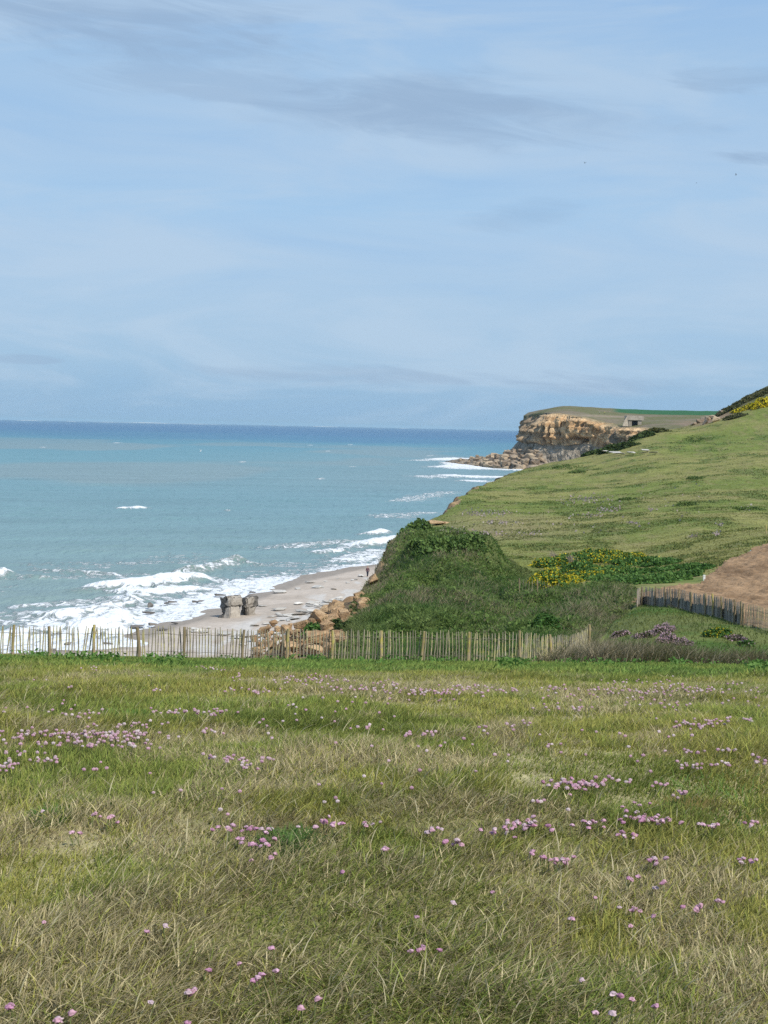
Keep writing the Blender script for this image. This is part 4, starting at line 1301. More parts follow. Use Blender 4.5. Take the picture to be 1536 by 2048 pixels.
# fallen sandstone below the slump: the larger ones by hand, the rest strewn over the slope
for px, py, w, h, lb in ((548, 1246, 2.0, 1.4, 'dark topped sandstone boulder standing highest at the tip of the rockfall'), (528, 1262, 2.6, 1.6, 'large orange sandstone block at the seaward tip of the rockfall'), (572, 1262, 2.0, 1.7, 'grey shaded boulder right of the dark topped one'),
                         (580, 1252, 1.3, 1.1, 'pale wedge of sandstone behind the grey shaded boulder'), (640, 1240, 2.8, 1.6, 'broad tan boulder in the middle of the rockfall'), (672, 1222, 2.4, 1.7, 'tall tan block with a dark cleft in the upper rockfall'),
                         (690, 1236, 1.8, 1.4, 'pale pink boulder above the green plants in the rockfall'), (655, 1218, 2.4, 1.0, 'flat orange slab on the upper rockfall'), (725, 1205, 2.0, 1.1, 'orange sandstone block under the thicket brink'), (718, 1192, 1.6, 1.0, 'small grey boulder against the orange cliff foot'),
                         (632, 1280, 3.4, 1.4, 'long pale orange ledge seen just over the fence'), (540, 1290, 2.2, 1.3, 'dark red brown block behind the fence'), (585, 1295, 2.4, 1.2, 'tan block behind the fence between two posts'),
                         (747, 1166, 2.2, 2.2, 'pale boulder wedged in the cliff foot beside the walker')):
    p = hit(px, py + 6)
    rock(random.choice(BLOCKS), 'boulder', p, (w * .62, w * .5, h * .85), lb, 'boulder', None, sink=0.2)
poly = [(505, 1285), (540, 1252), (600, 1262), (640, 1225), (700, 1205), (735, 1190), (738, 1215), (700, 1245), (690, 1285), (640, 1315), (510, 1318)]
pa = np.array(poly, float)
cnt = 0
while cnt < 230:
    px, py = random.uniform(500, 742), random.uniform(1186, 1318)
    if not inside(np.array([px]), np.array([py]), pa)[0]: continue
    p = hit(px, py)
    s = random.choice((0.3, 0.35, 0.45, 0.6, 0.8, 1.1))
    rock(random.choice(BLOCKS), 'boulder', p, (s, s * random.uniform(.6, 1), s * random.uniform(.6, 1.0)), 'rough tan sandstone rubble block lying in the rockfall behind the fence', 'boulder', 'sandstone rubble below the thicket')
    cnt += 1
for px, py, rx in ((625, 1262, .9), (650, 1252, .7), (668, 1255, .8), (610, 1258, .6), (682, 1262, .8)):
    shrub('rockfall_plant', {625: 'bright green plant lowest among the fallen rocks', 650: 'green plant in the middle of the rockfall', 668: 'dark green plant below the pink boulder', 610: 'small bright plant at the left of the rockfall greenery', 682: 'dark plant at the right end of the rockfall greenery'}[px], 'plant', px, py, rx, rx, .7, 0.14, 420, G_LUSH if px in (625, 610) else G_DARK)
# flat pale slabs on the shingle
spots = [(620, 1166), (596, 1178), (633, 1176), (641, 1175), (668, 1179), (712, 1160), (722, 1153), (705, 1161), (696, 1166), (735, 1163), (525, 1213), (560, 1186), (675, 1158), (652, 1163)]
for _ in range(52):
    t_ = random.random()
    spots.append((565 + 130 * t_ + random.gauss(0, 13), 1240 - 42 * t_ + random.gauss(0, 6)))
for _ in range(16):
    spots.append((random.uniform(360, 560), random.uniform(1248, 1296)))
for px, py in spots:
    p = hit(px, py)
    if p is None or p.z > 3.4: continue
    w = random.uniform(0.7, 2.2)
    rock(random.choice(SLABS), 'flat_rock', p, (w, w * random.uniform(.5, .9), w * random.uniform(.5, .8)), 'flat pale grey rock slab lying on the shingle beach', 'rock', 'flat slabs on the beach', rot=(random.uniform(-.06, .06), random.uniform(-.06, .06), random.uniform(0, 6.3)), sink=0.35)
for px, py, w, h in ((301, 1216, 1.1, 1.3), (297, 1228, 2.4, .6), (345, 1206, 1.9, .5), (400, 1204, 1.8, .5), (390, 1206, 1.4, .6), (333, 1208, 1.2, .5), (305, 1252, 1.6, .7), (275, 1254, 2.6, .4), (215, 1290, 1.8, .5), (205, 1262, 2.0, .5), (135, 1290, 1.4, .6), (105, 1302, 1.4, .5), (440, 1192, 2.6, .5), (505, 1186, 1.4, .4), (350, 1248, 1.6, .4), (325, 1260, 1.8, .4)):
    p = atz(px, py, 0.2)
    rock(random.choice(WETS), 'sea_rock', p, (w * .75, w * .5, h * 1.2), 'dark wet rock standing in the white surf left of the bunker', 'rock', 'wet rocks in the surf', rot=(0, 0, random.uniform(-.5, .5)), sink=0.25)
# outcrop on the brink of the pasture
p = hit(873, 1050)
for k, (dx, dy, dz, s, lb) in enumerate(((-0.4, 0, 0.3, (3.4, 3.0, 1.3), 'pale flat caprock overhanging the brink of the pasture'), (0.0, 0.6, -1.1, (2.4, 2.4, 2.2), 'dark rock under the overhanging caprock'), (1.9, 1.0, 0.05, (2.4, 2.0, 0.9), 'flat stone right of the overhanging caprock'))):
    rock(BLOCKS[k + 2], 'outcrop', Vector((p.x + dx, p.y + dy, p.z + dz)), s, lb, 'rock', None, rot=(0.05, 0.1, 0.4 * k), sink=0.45)
for k, (px, py) in enumerate(((1200, 905), (1215, 906), (1228, 909), (1238, 911), (1262, 910), (1290, 905), (1306, 910))):
    p = hit(px, py)
    rock(SLABS[k % 6], 'pale_stone', p, (random.uniform(2, 4), 1.8, 2.2), 'pale flat stone on the crest of the slope below the dark bush', 'rock', 'pale stones along the crest', rot=(0, 0, random.uniform(-.3, .3)), sink=0.2)
for k, (px, py) in enumerate(((1388, 850), (1398, 846), (1408, 842), (1418, 840), (1428, 836), (1438, 832), (1447, 828), (1412, 848), (1432, 843))):
    p = hit(px, py)
    rock(FARBLOCKS[k % 7], 'outcrop', p, (random.uniform(2, 3.8), 2.4, random.uniform(1.6, 2.6)), 'brown earthy rock breaking out of the gully under the hilltop', 'rock', 'rocks in the hilltop gully', sink=0.35)
# boulders of the headland tongue
tri = [(903, 924), (960, 905), (1010, 894), (1042, 886), (1066, 893), (1095, 905), (1085, 924), (1040, 943), (985, 938), (940, 932)]
ta = np.array(tri, float)
cnt = 0
while cnt < 150:
    px, py = random.uniform(900, 1100), random.uniform(884, 944)
    if not inside(np.array([px]), np.array([py]), ta)[0]: continue
    p = hit(px, py)
    if p is None or p.y < 700 or p.y > 1120: continue
    k = smoothstep(905, 985, px) * (0.45 + 0.75 * random.random() ** 2)
    s = 1.6 + 4.6 * float(k)
    rock(random.choice(FARBLOCKS), 'boulder', p, (s, s * random.uniform(.7, 1), s * random.uniform(.6, .95)), 'angular boulder in the rock pile at the foot of the headland', 'boulder', 'boulders below the headland', sink=0.28)
    cnt += 1


# ------------------------------------------------------------------ bunker ruins
def block_mesh(name, corners, rough=0.05, seed=1, cuts=3):
    """A broken concrete block from 8 corners (bottom four, top four)."""
    rng = random.Random(seed)
    bm = bmesh.new()
    v = [bm.verts.new(c) for c in corners]
    for f in ((0, 3, 2, 1), (4, 5, 6, 7), (0, 1, 5, 4), (1, 2, 6, 5), (2, 3, 7, 6), (3, 0, 4, 7)):
        bm.faces.new([v[i] for i in f])
    bmesh.ops.bevel(bm, geom=bm.edges[:], offset=0.12, segments=2, affect='EDGES')
    bmesh.ops.subdivide_edges(bm, edges=bm.edges[:], cuts=cuts, use_grid_fill=True)
    for q in bm.verts:
        q.co += Vector((rng.uniform(-1, 1), rng.uniform(-1, 1), rng.uniform(-1, 1))) * rough * 0.7 + mnoise.noise_vector(q.co * 1.1 + Vector((seed, 0, 0))) * rough * 3.0
    bmesh.ops.recalc_face_normals(bm, faces=bm.faces[:])
    return bm_mesh(name, bm, False)


def prism8(x0, x1, y0, y1, z0, z1, sh=(0, 0), tp=0.0, tilt=0.0):
    sx, sy = sh
    return [(x0, y0, z0), (x1, y0, z0), (x1, y1, z0), (x0, y1, z0),
            (x0 + sx + tp, y0 + sy + tp, z1 + tilt), (x1 + sx - tp, y0 + sy + tp, z1), (x1 + sx - tp, y1 + sy - tp, z1), (x0 + sx + tp, y1 + sy - tp, z1 + tilt)]


pb = hit(462, 1234)
pb.z = tz(pb.x, pb.y) - 0.1
ruin = obj('bunker_ruin', None, loc=pb, rot=(0, 0, R(-50)))
tag(ruin, 'larger broken concrete bunker block with an overhanging grey top on the beach', 'bunker ruin')
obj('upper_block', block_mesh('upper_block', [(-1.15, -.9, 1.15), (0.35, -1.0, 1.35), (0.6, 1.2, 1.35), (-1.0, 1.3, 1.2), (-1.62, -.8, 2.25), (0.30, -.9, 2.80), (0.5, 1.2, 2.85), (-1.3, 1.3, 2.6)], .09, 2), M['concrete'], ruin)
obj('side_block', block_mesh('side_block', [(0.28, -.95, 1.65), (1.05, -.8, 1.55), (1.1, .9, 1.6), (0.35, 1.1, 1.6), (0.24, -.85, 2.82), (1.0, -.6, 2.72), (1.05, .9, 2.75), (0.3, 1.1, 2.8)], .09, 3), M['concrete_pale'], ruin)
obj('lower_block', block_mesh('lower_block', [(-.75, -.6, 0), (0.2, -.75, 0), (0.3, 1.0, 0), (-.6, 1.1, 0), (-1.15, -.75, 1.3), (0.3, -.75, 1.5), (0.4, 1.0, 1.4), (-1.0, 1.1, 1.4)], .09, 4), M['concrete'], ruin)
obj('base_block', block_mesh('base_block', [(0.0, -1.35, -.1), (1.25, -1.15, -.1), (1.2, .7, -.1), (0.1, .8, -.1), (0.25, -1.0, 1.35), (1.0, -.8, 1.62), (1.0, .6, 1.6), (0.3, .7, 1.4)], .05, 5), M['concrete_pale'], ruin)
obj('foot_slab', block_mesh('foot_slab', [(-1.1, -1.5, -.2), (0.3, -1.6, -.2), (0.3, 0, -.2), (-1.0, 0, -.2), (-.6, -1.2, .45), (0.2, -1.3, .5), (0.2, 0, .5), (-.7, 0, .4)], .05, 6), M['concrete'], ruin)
pb2 = hit(496, 1229)
pb2.z = tz(pb2.x, pb2.y) - 0.1
ruin = obj('bunker_ruin', None, loc=pb2, rot=(0, 0, R(-50)))
tag(ruin, 'smaller concrete bunker remnant standing on two legs right of the larger block', 'bunker ruin')
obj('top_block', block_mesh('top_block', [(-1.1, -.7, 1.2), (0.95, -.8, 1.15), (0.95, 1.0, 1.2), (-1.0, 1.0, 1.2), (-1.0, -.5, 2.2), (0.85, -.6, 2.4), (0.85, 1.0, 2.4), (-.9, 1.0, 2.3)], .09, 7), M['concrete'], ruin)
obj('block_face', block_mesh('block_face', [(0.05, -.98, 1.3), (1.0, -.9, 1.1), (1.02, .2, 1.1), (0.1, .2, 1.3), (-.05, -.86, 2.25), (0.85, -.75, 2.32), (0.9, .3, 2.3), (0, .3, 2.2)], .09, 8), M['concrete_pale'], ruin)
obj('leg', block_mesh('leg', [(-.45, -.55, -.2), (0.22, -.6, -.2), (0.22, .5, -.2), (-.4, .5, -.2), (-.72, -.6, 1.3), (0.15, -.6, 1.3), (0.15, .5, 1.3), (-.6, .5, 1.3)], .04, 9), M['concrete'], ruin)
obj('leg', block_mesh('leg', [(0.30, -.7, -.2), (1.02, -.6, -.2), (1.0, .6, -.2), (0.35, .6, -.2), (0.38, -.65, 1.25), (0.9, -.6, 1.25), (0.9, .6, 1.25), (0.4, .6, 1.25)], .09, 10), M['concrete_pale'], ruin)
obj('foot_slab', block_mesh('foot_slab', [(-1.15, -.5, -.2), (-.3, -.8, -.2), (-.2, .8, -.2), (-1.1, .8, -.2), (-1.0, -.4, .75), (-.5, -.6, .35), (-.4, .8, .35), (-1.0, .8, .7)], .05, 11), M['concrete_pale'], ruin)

# the bunker let into the headland turf
pt = at(1265, 848, 886)
bk = obj('concrete_bunker', None, loc=pt)
tag(bk, 'pale concrete bunker with a dark opening set in the headland turf', 'bunker')


def box_bm(bm, x0, x1, y0, y1, z0, z1):
    v = [bm.verts.new(c) for c in ((x0, y0, z0), (x1, y0, z0), (x1, y1, z0), (x0, y1, z0), (x0, y0, z1), (x1, y0, z1), (x1, y1, z1), (x0, y1, z1))]
    for f in ((0, 3, 2, 1), (4, 5, 6, 7), (0, 1, 5, 4), (1, 2, 6, 5), (2, 3, 7, 6), (3, 0, 4, 7)):
        bm.faces.new([v[i] for i in f])
    return v


bm = bmesh.new()
box_bm(bm, -2.4, -0.4, 0, 2.0, -1.5, 2.3)
box_bm(bm, 3.2, 5.4, 0, 2.0, -1.5, 2.3)
box_bm(bm, -0.4, 3.2, 0.2, 2.0, 1.9, 2.3)
obj('front_wall', bm_mesh('front_wall', bm), M['bunker'], bk)
bm = bmesh.new()
box_bm(bm, -3.6, 6.6, -0.5, 8.0, 2.31, 4.9)
obj('roof', bm_mesh('roof', bm), M['bunker'], bk)
obj('wing_wall', block_mesh('wing_wall', [(-6.8, -5.0, -1.5), (-2.45, -.2, -1.5), (-2.45, 1.2, -1.5), (-6.8, -3.6, -1.5), (-6.2, -4.4, .3), (-3.4, -.2, 4.85), (-3.4, 1.2, 4.85), (-6.2, -3.4, .3)], .03, 12), M['bunker'], bk)
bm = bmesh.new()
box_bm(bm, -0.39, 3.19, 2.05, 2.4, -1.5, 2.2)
obj('opening', bm_mesh('opening', bm), M['dark'], bk)  # black block stands for the shade inside the opening


# ------------------------------------------------------------------ fences
def stick_mesh(name, w, t, L, seed, sides=6, pointed=True):
    """A cleft pale: slightly crooked, uneven, with a rough point."""
    rng = random.Random(seed)
    bm = bmesh.new()
    n = 6
    rings = []
    ph = rng.uniform(0, 6)
    for k in range(n):
        tt = k / (n - 1)
        cx = 0.010 * math.sin(ph + 4 * tt) * (w / .04); cy = 0.008 * math.cos(ph + 3 * tt)
        sc = 1.0 + rng.uniform(-.12, .12)
        if k == n - 1 and pointed: sc *= 0.55
        rings.append([bm.verts.new((cx + math.cos(2 * math.pi * i / sides) * w / 2 * sc, cy + math.sin(2 * math.pi * i / sides) * t / 2 * sc, L * (tt if k < n - 1 else 1.0))) for i in range(sides)])
    for a, b in zip(rings[:-1], rings[1:]):
        for i in range(sides):
            bm.faces.new((a[i], a[(i + 1) % sides], b[(i + 1) % sides], b[i]))
    bm.faces.new(rings[-1]); bm.faces.new(rings[0][::-1])
    return bm_mesh(name, bm, False)


PALES = [stick_mesh('picket', random.uniform(.034, .044), .026, 1.0, 900 + k) for k in range(8)]
POSTS = [stick_mesh('post', .092, .09, 1.0, 930 + k, 8, False) for k in range(4)]
GPALES = [stick_mesh('picket', random.uniform(.05, .11), .03, 1.0, 950 + k, 6, True) for k in range(7)]
for me in PALES: me.materials.append(M['wood'])
for me in POSTS: me.materials.append(M['post'])
for me in GPALES: me.materials.append(M['greywood'])


def tube(pts, r, name, mat, parent, sides=5):
    bm = bmesh.new()
    rings = []
    for i, p in enumerate(pts):
        d = (pts[min(i + 1, len(pts) - 1)] - pts[max(i - 1, 0)]).normalized()
        a = d.cross(Vector((0, 0, 1))); a = a.normalized() if a.length > 1e-6 else Vector((1, 0, 0))
        b = d.cross(a)
        rings.append([bm.verts.new(p + (a * math.cos(2 * math.pi * k / sides) + b * math.sin(2 * math.pi * k / sides)) * r) for k in range(sides)])
    for a, b in zip(rings[:-1], rings[1:]):
        for i in range(sides):
            bm.faces.new((a[i], a[(i + 1) % sides], b[(i + 1) % sides], b[i]))
    return obj(name, bm_mesh(name, bm), mat, parent)


def fence(label, path, spacing, height, pales, posts_at, post_h, group=None, name='paling_fence', jitter=0.03, gap=None, post_meshes=POSTS, netting=None, tilt_zone=None):
    """path: ground points (px, distance); pickets and posts are parts, two twisted wires tie them."""
    xy = [Vector(((px - 768) / F * Y, Y, 0)) for px, Y in path]
    seg = [(b - a).length for a, b in zip(xy[:-1], xy[1:])]
    tot = sum(seg)

    def pos(s):
        for a, b, l in zip(xy[:-1], xy[1:], seg):
            if s <= l or b is xy[-1]:
                p = a.lerp(b, min(s / l, 1.0)); return p, (b - a).normalized()
            s -= l
    o0 = xy[0].copy(); o0.z = tz(o0.x, o0.y)
    root = obj(name, None, loc=o0)
    tag(root, label, 'fence', group)
    s, spots = 0.0, []
    while s < tot:
        spots.append(s); s += spacing * random.uniform(.85, 1.15)
    P = [pos(s) for s in spots]
    Z = terrain(np.array([p.x for p, d in P]), np.array([p.y for p, d in P]))
    extra = []
    cam_order = list(range(len(P)))
    wires = []
    for i, ((p, d), z) in enumerate(zip(P, Z)):
        h = height * random.uniform(.95, 1.05)
        wires.append(Vector((p.x - o0.x, p.y - o0.y, z - o0.z)))
        if gap and random.random() < gap: continue
        lean = random.gauss(0, jitter)
        pxp = p.x / p.y * F + 768
        if tilt_zone and tilt_zone[0] < pxp < tilt_zone[1]: lean += 0.13
        nrm = Vector((-d.y, d.x, 0))
        o = obj('picket', random.choice(pales), None, root, loc=Vector((p.x - o0.x, p.y - o0.y, z - o0.z - 0.06)), rot=(random.gauss(0, .02), lean, math.atan2(d.y, d.x) + random.gauss(0, .2)), scale=(random.uniform(.85, 1.2), 1, h + .06))
        extra.append(o)
    for px in posts_at:
        best = min(range(len(P)), key=lambda i: abs(P[i][0].x / P[i][0].y * F + 768 - px))
        p, d = P[best]
        q = p - Vector((-d.y, d.x, 0)) * 0.085
        z = Z[best]
        obj('post', random.choice(post_meshes), None, root, loc=Vector((q.x - o0.x, q.y - o0.y, z - o0.z - .1)), rot=(random.gauss(0, .02), random.gauss(0.02, .03), random.uniform(0, 6)), scale=(random.uniform(.8, 1.25), 1, post_h * random.uniform(.97, 1.05) + .1))
    if len(extra) > 100:                              # the hundred largest stay parts, the others make one run
        order = sorted(extra, key=lambda o: (o.location + root.location - Vector((0, 0, EYE))).length)
        rest = order[100:]
        bm = bmesh.new()
        for o in rest:
            m4 = Matrix.LocRotScale(o.location, o.rotation_euler, o.scale)
            me = o.data.copy(); me.transform(m4); bm.from_mesh(me); bpy.data.meshes.remove(me)
            bpy.data.objects.remove(o)
        tag(obj('picket_run', bm_mesh('picket_run', bm), pales[0].materials[0], root), kind='stuff')
    for hh in (0.22, 0.78):
        tube([w + Vector((0, 0, height * hh + random.gauss(0, .008))) for w in wires], 0.0065, 'wire', M['wire'], root)
    if netting:
        n0, n1, nh = netting
        pts = [w for w, (p, d) in zip(wires, P) if n0 < p.x / p.y * F + 768 < n1]
        bm = bmesh.new()
        fl = [(bm.verts.new(w + Vector((0, .05, 0.0))), bm.verts.new(w + Vector((0, .05, height * nh * random.uniform(.75, 1.05)))), bm.verts.new(w + Vector((0, .065, 0.0))), bm.verts.new(w + Vector((0, .065, height * nh * .8)))) for w in pts]
        for a, b in zip(fl[:-1], fl[1:]):
            bm.faces.new((a[0], b[0], b[1], a[1])); bm.faces.new((a[2], a[3], b[3], b[2])); bm.faces.new((a[1], b[1], b[3], a[3]))
        obj('windbreak_sheet', bm_mesh('windbreak_sheet', bm), M['netting'], root)
    return root


fence('long pale chestnut paling fence along the cliff edge of the meadow', [(-12, 46.9), (200, 47.1), (400, 46.9), (700, 47.2), (930, 47.2), (1040, 47.6), (1100, 49.5), (1150, 54), (1186, 61)], 0.100, 1.0, PALES,
      (30, 98, 188, 280, 374, 490, 580, 672, 765, 853, 942, 1042, 1105, 1183), 1.03, tilt_zone=(160, 186))
fence('short yellowed paling fence half sunk in the thicket', [(1044, 118), (1085, 117.5), (1124, 116)], 0.24, 1.15, PALES, (1046, 1078, 1120), 1.25)
fence('weathered grey board fence between the bank and the ploughed field', [(1279, 84), (1292, 85), (1340, 81.5), (1392, 77.5), (1440, 71.5), (1496, 66)], 0.135, 1.02, GPALES, (1287, 1318, 1338, 1352, 1366, 1391, 1420, 1436, 1455, 1480, 1494), 1.1, name='board_fence', jitter=0.03, gap=0.10, netting=(1275, 1493, 0.55), post_meshes=POSTS)
fence('light paling fence continuing right of the grey board fence', [(1499, 65.5), (1540, 63.5), (1600, 60)], 0.11, 0.98, PALES, (1498, 1560), 1.05, jitter=0.02)

p = hit(1533, 1067)
tag(obj('fence_post', POSTS[1], None, loc=p - Vector((0, 0, .1)), rot=(0, -.12, 0), scale=(1.2, 1.2, 1.15)), 'lone wooden post in the pasture above the ploughed field', 'post')
p = hit(1408, 1161)
mk = obj('marker_post', None, loc=p)
tag(mk, 'small white marker post at the edge of the ploughed field', 'marker')
bm = bmesh.new(); box_bm(bm, -.09, .09, -.06, .06, -.1, .34); bmesh.ops.bevel(bm, geom=bm.edges[:], offset=.02, segments=2, affect='EDGES')
obj('post', bm_mesh('post', bm), M['white'], mk)
bm = bmesh.new(); box_bm(bm, -.10, .10, -.07, .07, .341, .42); bmesh.ops.bevel(bm, geom=bm.edges[:], offset=.02, segments=2, affect='EDGES')
obj('cap', bm_mesh('cap', bm), M['white'], mk)


# ------------------------------------------------------------------ people and birds
def skin_mesh(name, pts, edges, radii, root=0, levels=1):
    me = bpy.data.meshes.new(name)
    me.from_pydata([Vector(p) for p in pts], edges, [])
    o = bpy.data.objects.new(name, me)
    COL.objects.link(o)
    md = o.modifiers.new('skin', 'SKIN')
    for i, r in enumerate(radii):
        sv = me.skin_vertices[0].data[i]
        sv.radius = (r, r) if not isinstance(r, tuple) else r
        sv.use_root = i == root
    sb = o.modifiers.new('sub', 'SUBSURF'); sb.levels = levels; sb.render_levels = levels
    dg = bpy.context.evaluated_depsgraph_get()
    out = bpy.data.meshes.new_from_object(o.evaluated_get(dg))
    out.name = name
    for p_ in out.polygons: p_.use_smooth = True
    bpy.data.objects.remove(o); bpy.data.meshes.remove(me)
    return out


def person(loc, face, jacket, label, stride=0.18, height=1.74):
    """Standing/walking figure: one body, with jacket, trousers and hair over it."""
    root = obj('person', None, loc=loc, rot=(0, 0, face))
    tag(root, label, 'person')
    k = height / 1.75
    S = lambda pts: [(x * k, y * k, z * k) for x, y, z in pts]
    pts = S([(0, 0, .95), (0, 0, 1.15), (0, .01, 1.38), (0, 0, 1.49), (0, -.01, 1.58), (0, -.015, 1.66), (0, -.01, 1.73),
             (-.19, 0, 1.41), (-.25, .02, 1.13), (-.25, -.05, .89), (-.25, -.075, .80), (.19, 0, 1.41), (.25, .0, 1.13), (.25, -.09, .90), (.25, -.12, .81),
             (-.09, 0, .88), (-.10, -stride * .55, .49), (-.10, -stride * .7, .09), (-.10, -stride * .7 - .14, .035), (.09, 0, .88), (.10, stride * .3, .49), (.10, stride, .09), (.10, stride - .14, .035)])
    ed = [(0, 1), (1, 2), (2, 3), (3, 4), (4, 5), (5, 6), (2, 7), (7, 8), (8, 9), (9, 10), (2, 11), (11, 12), (12, 13), (13, 14), (0, 15), (15, 16), (16, 17), (17, 18), (0, 19), (19, 20), (20, 21), (21, 22)]
    rd = [.13, .125, .13, .055, .085, .095, .06, .06, .045, .035, .035, .06, .045, .035, .035, .085, .058, .04, .045, .085, .058, .04, .045]
    obj('body', skin_mesh('body', pts, ed, [r * k for r in rd]), M['skin'], root)
    jp = S([(0, 0, .86), (0, 0, 1.15), (0, .01, 1.38), (0, 0, 1.46), (-.20, 0, 1.41), (-.26, .02, 1.13), (-.255, -.05, .91), (.20, 0, 1.41), (.26, 0, 1.13), (.255, -.09, .92)])
    obj('jacket', skin_mesh('jacket', jp, [(0, 1), (1, 2), (2, 3), (2, 4), (4, 5), (5, 6), (2, 7), (7, 8), (8, 9)], [r * k for r in (.19, .165, .165, .085, .085, .068, .06, .085, .068, .06)], 1), jacket, root)
    tp = S([(0, 0, .93), (-.09, 0, .86), (-.10, -stride * .55, .49), (-.10, -stride * .7, .08), (.09, 0, .86), (.10, stride * .3, .49), (.10, stride, .08)])
    obj('trousers', skin_mesh('trousers', tp, [(0, 1), (1, 2), (2, 3), (0, 4), (4, 5), (5, 6)], [r * k for r in (.15, .105, .075, .06, .105, .075, .06)]), M['trousers'], root)
    obj('hair', skin_mesh('hair', S([(0, .045, 1.60), (0, .03, 1.70), (0, -.02, 1.74)]), [(0, 1), (1, 2)], [r * k for r in (.085, .10, .075)]), M['hair'], root)
    return root


p = hit(735, 1154)
person(p, 0.35, M['jacket_red'], 'person in a dark maroon jacket and navy trousers walking on the beach')
pa_ = hit(1199, 828) or at(1199, 828, 980)
person(pa_, 2.6, M['jacket_pale'], 'person in a pale top standing left of two on the headland path', 0.12)
pa_ = hit(1209, 828) or at(1209, 828, 980)
person(pa_, 2.9, M['jacket_yellow'], 'person in a yellow top standing right of two on the headland path', 0.15)


def gull(px, py, Y, span, yaw, flap, mat_w, label, roll=0.0):
    root = obj('gull', None, loc=at(px, py, Y), rot=(0, roll, yaw))
    tag(root, label, 'bird', None)
    k = span
    obj('body', skin_mesh('body', [(0, -.22 * k, 0), (0, -.12 * k, .01 * k), (0, 0, 0), (0, .16 * k, -.01 * k), (0, .26 * k, 0)], [(0, 1), (1, 2), (2, 3), (3, 4)], [.02 * k, .04 * k, .06 * k, .035 * k, .03 * k], 2), mat_w, root)
    for s in (-1, 1):
        bm = bmesh.new()
        prof = [(0.04, .05, -.09, 0), (.22, .075, -.05, flap * .22), (.36, .02, -.06, flap * .26), (.5, -.07, -.10, flap * .20)]
        up = [(bm.verts.new((s * x * k, a * k * -1, (z + .006) * k)), bm.verts.new((s * x * k, -b * k, (z + .006) * k)), bm.verts.new((s * x * k, a * k * -1, (z - .006) * k)), bm.verts.new((s * x * k, -b * k, (z - .006) * k))) for x, a, b, z in prof]
        for a, b in zip(up[:-1], up[1:]):
            bm.faces.new((a[0], b[0], b[1], a[1])); bm.faces.new((a[2], a[3], b[3], b[2])); bm.faces.new((a[0], a[2], b[2], b[0])); bm.faces.new((a[1], b[1], b[3], a[3]))
        bmesh.ops.recalc_face_normals(bm, faces=bm.faces[:])
        obj('wing', bm_mesh('wing', bm), mat_w, root)
    return root


gull(1170, 326, 330, 1.0, 0.5, 0.9, M['gull_dark'], 'small dark gull gliding below the long grey cloud')
gull(1472, 350, 330, 0.9, 1.1, 1.3, M['gull_dark'], 'dark gull at the upper right just under the small cloud')
gull(1393, 366, 380, 0.7, 1.4, 0.5, M['gull_dark'], 'faintest dark gull left of the small cloud gull')
gull(401, 903, 420, 1.1, 1.2, 2.0, M['gull_white'], 'white gull flying low over the open sea', 0.3)


# ------------------------------------------------------------------ thrift flowers
def head_mesh(seed, col):
    rng = random.Random(seed)
    bm = bmesh.new()
    bmesh.ops.create_icosphere(bm, subdivisions=2, radius=1.0)
    cents = [Vector((rng.gauss(0, 1), rng.gauss(0, 1), rng.gauss(.2, 1))).normalized() for _ in range(16)]
    for v in bm.verts:
        n = v.co.normalized()
        m = max(n.dot(c) for c in cents)
        v.co = n * (0.70 + 0.42 * max(0, (m - 0.82) / 0.18)) * rng.uniform(.85, 1.15)
        v.co.z *= 0.72 if v.co.z > 0 else 0.5
    me = bm_mesh('flower_head', bm, False)
    at_ = me.attributes.new('tint', 'FLOAT_COLOR', 'POINT')
    arr = np.ones((len(me.vertices), 4), np.float32)
    arr[:, :3] = np.array(col) * RNG.uniform(.5, 1.25, len(me.vertices))[:, None]
    at_.data.foreach_set('color', arr.ravel())
    me.materials.append(M['petal'])
    return me


HEADS = [head_mesh(k, c) for k, c in enumerate(((0.74, 0.43, 0.56), (0.76, 0.50, 0.60), (0.68, 0.35, 0.50), (0.80, 0.62, 0.66), (0.74, 0.45, 0.53)))]
STEM_H = [0.045, 0.055, 0.065, 0.075, 0.09]
STEMS = [stick_mesh('flower_stem', 0.0035, 0.0035, hh, 77 + k, 5, False) for k, hh in enumerate(STEM_H)]
for me in STEMS: me.materials.append(M['stem'])

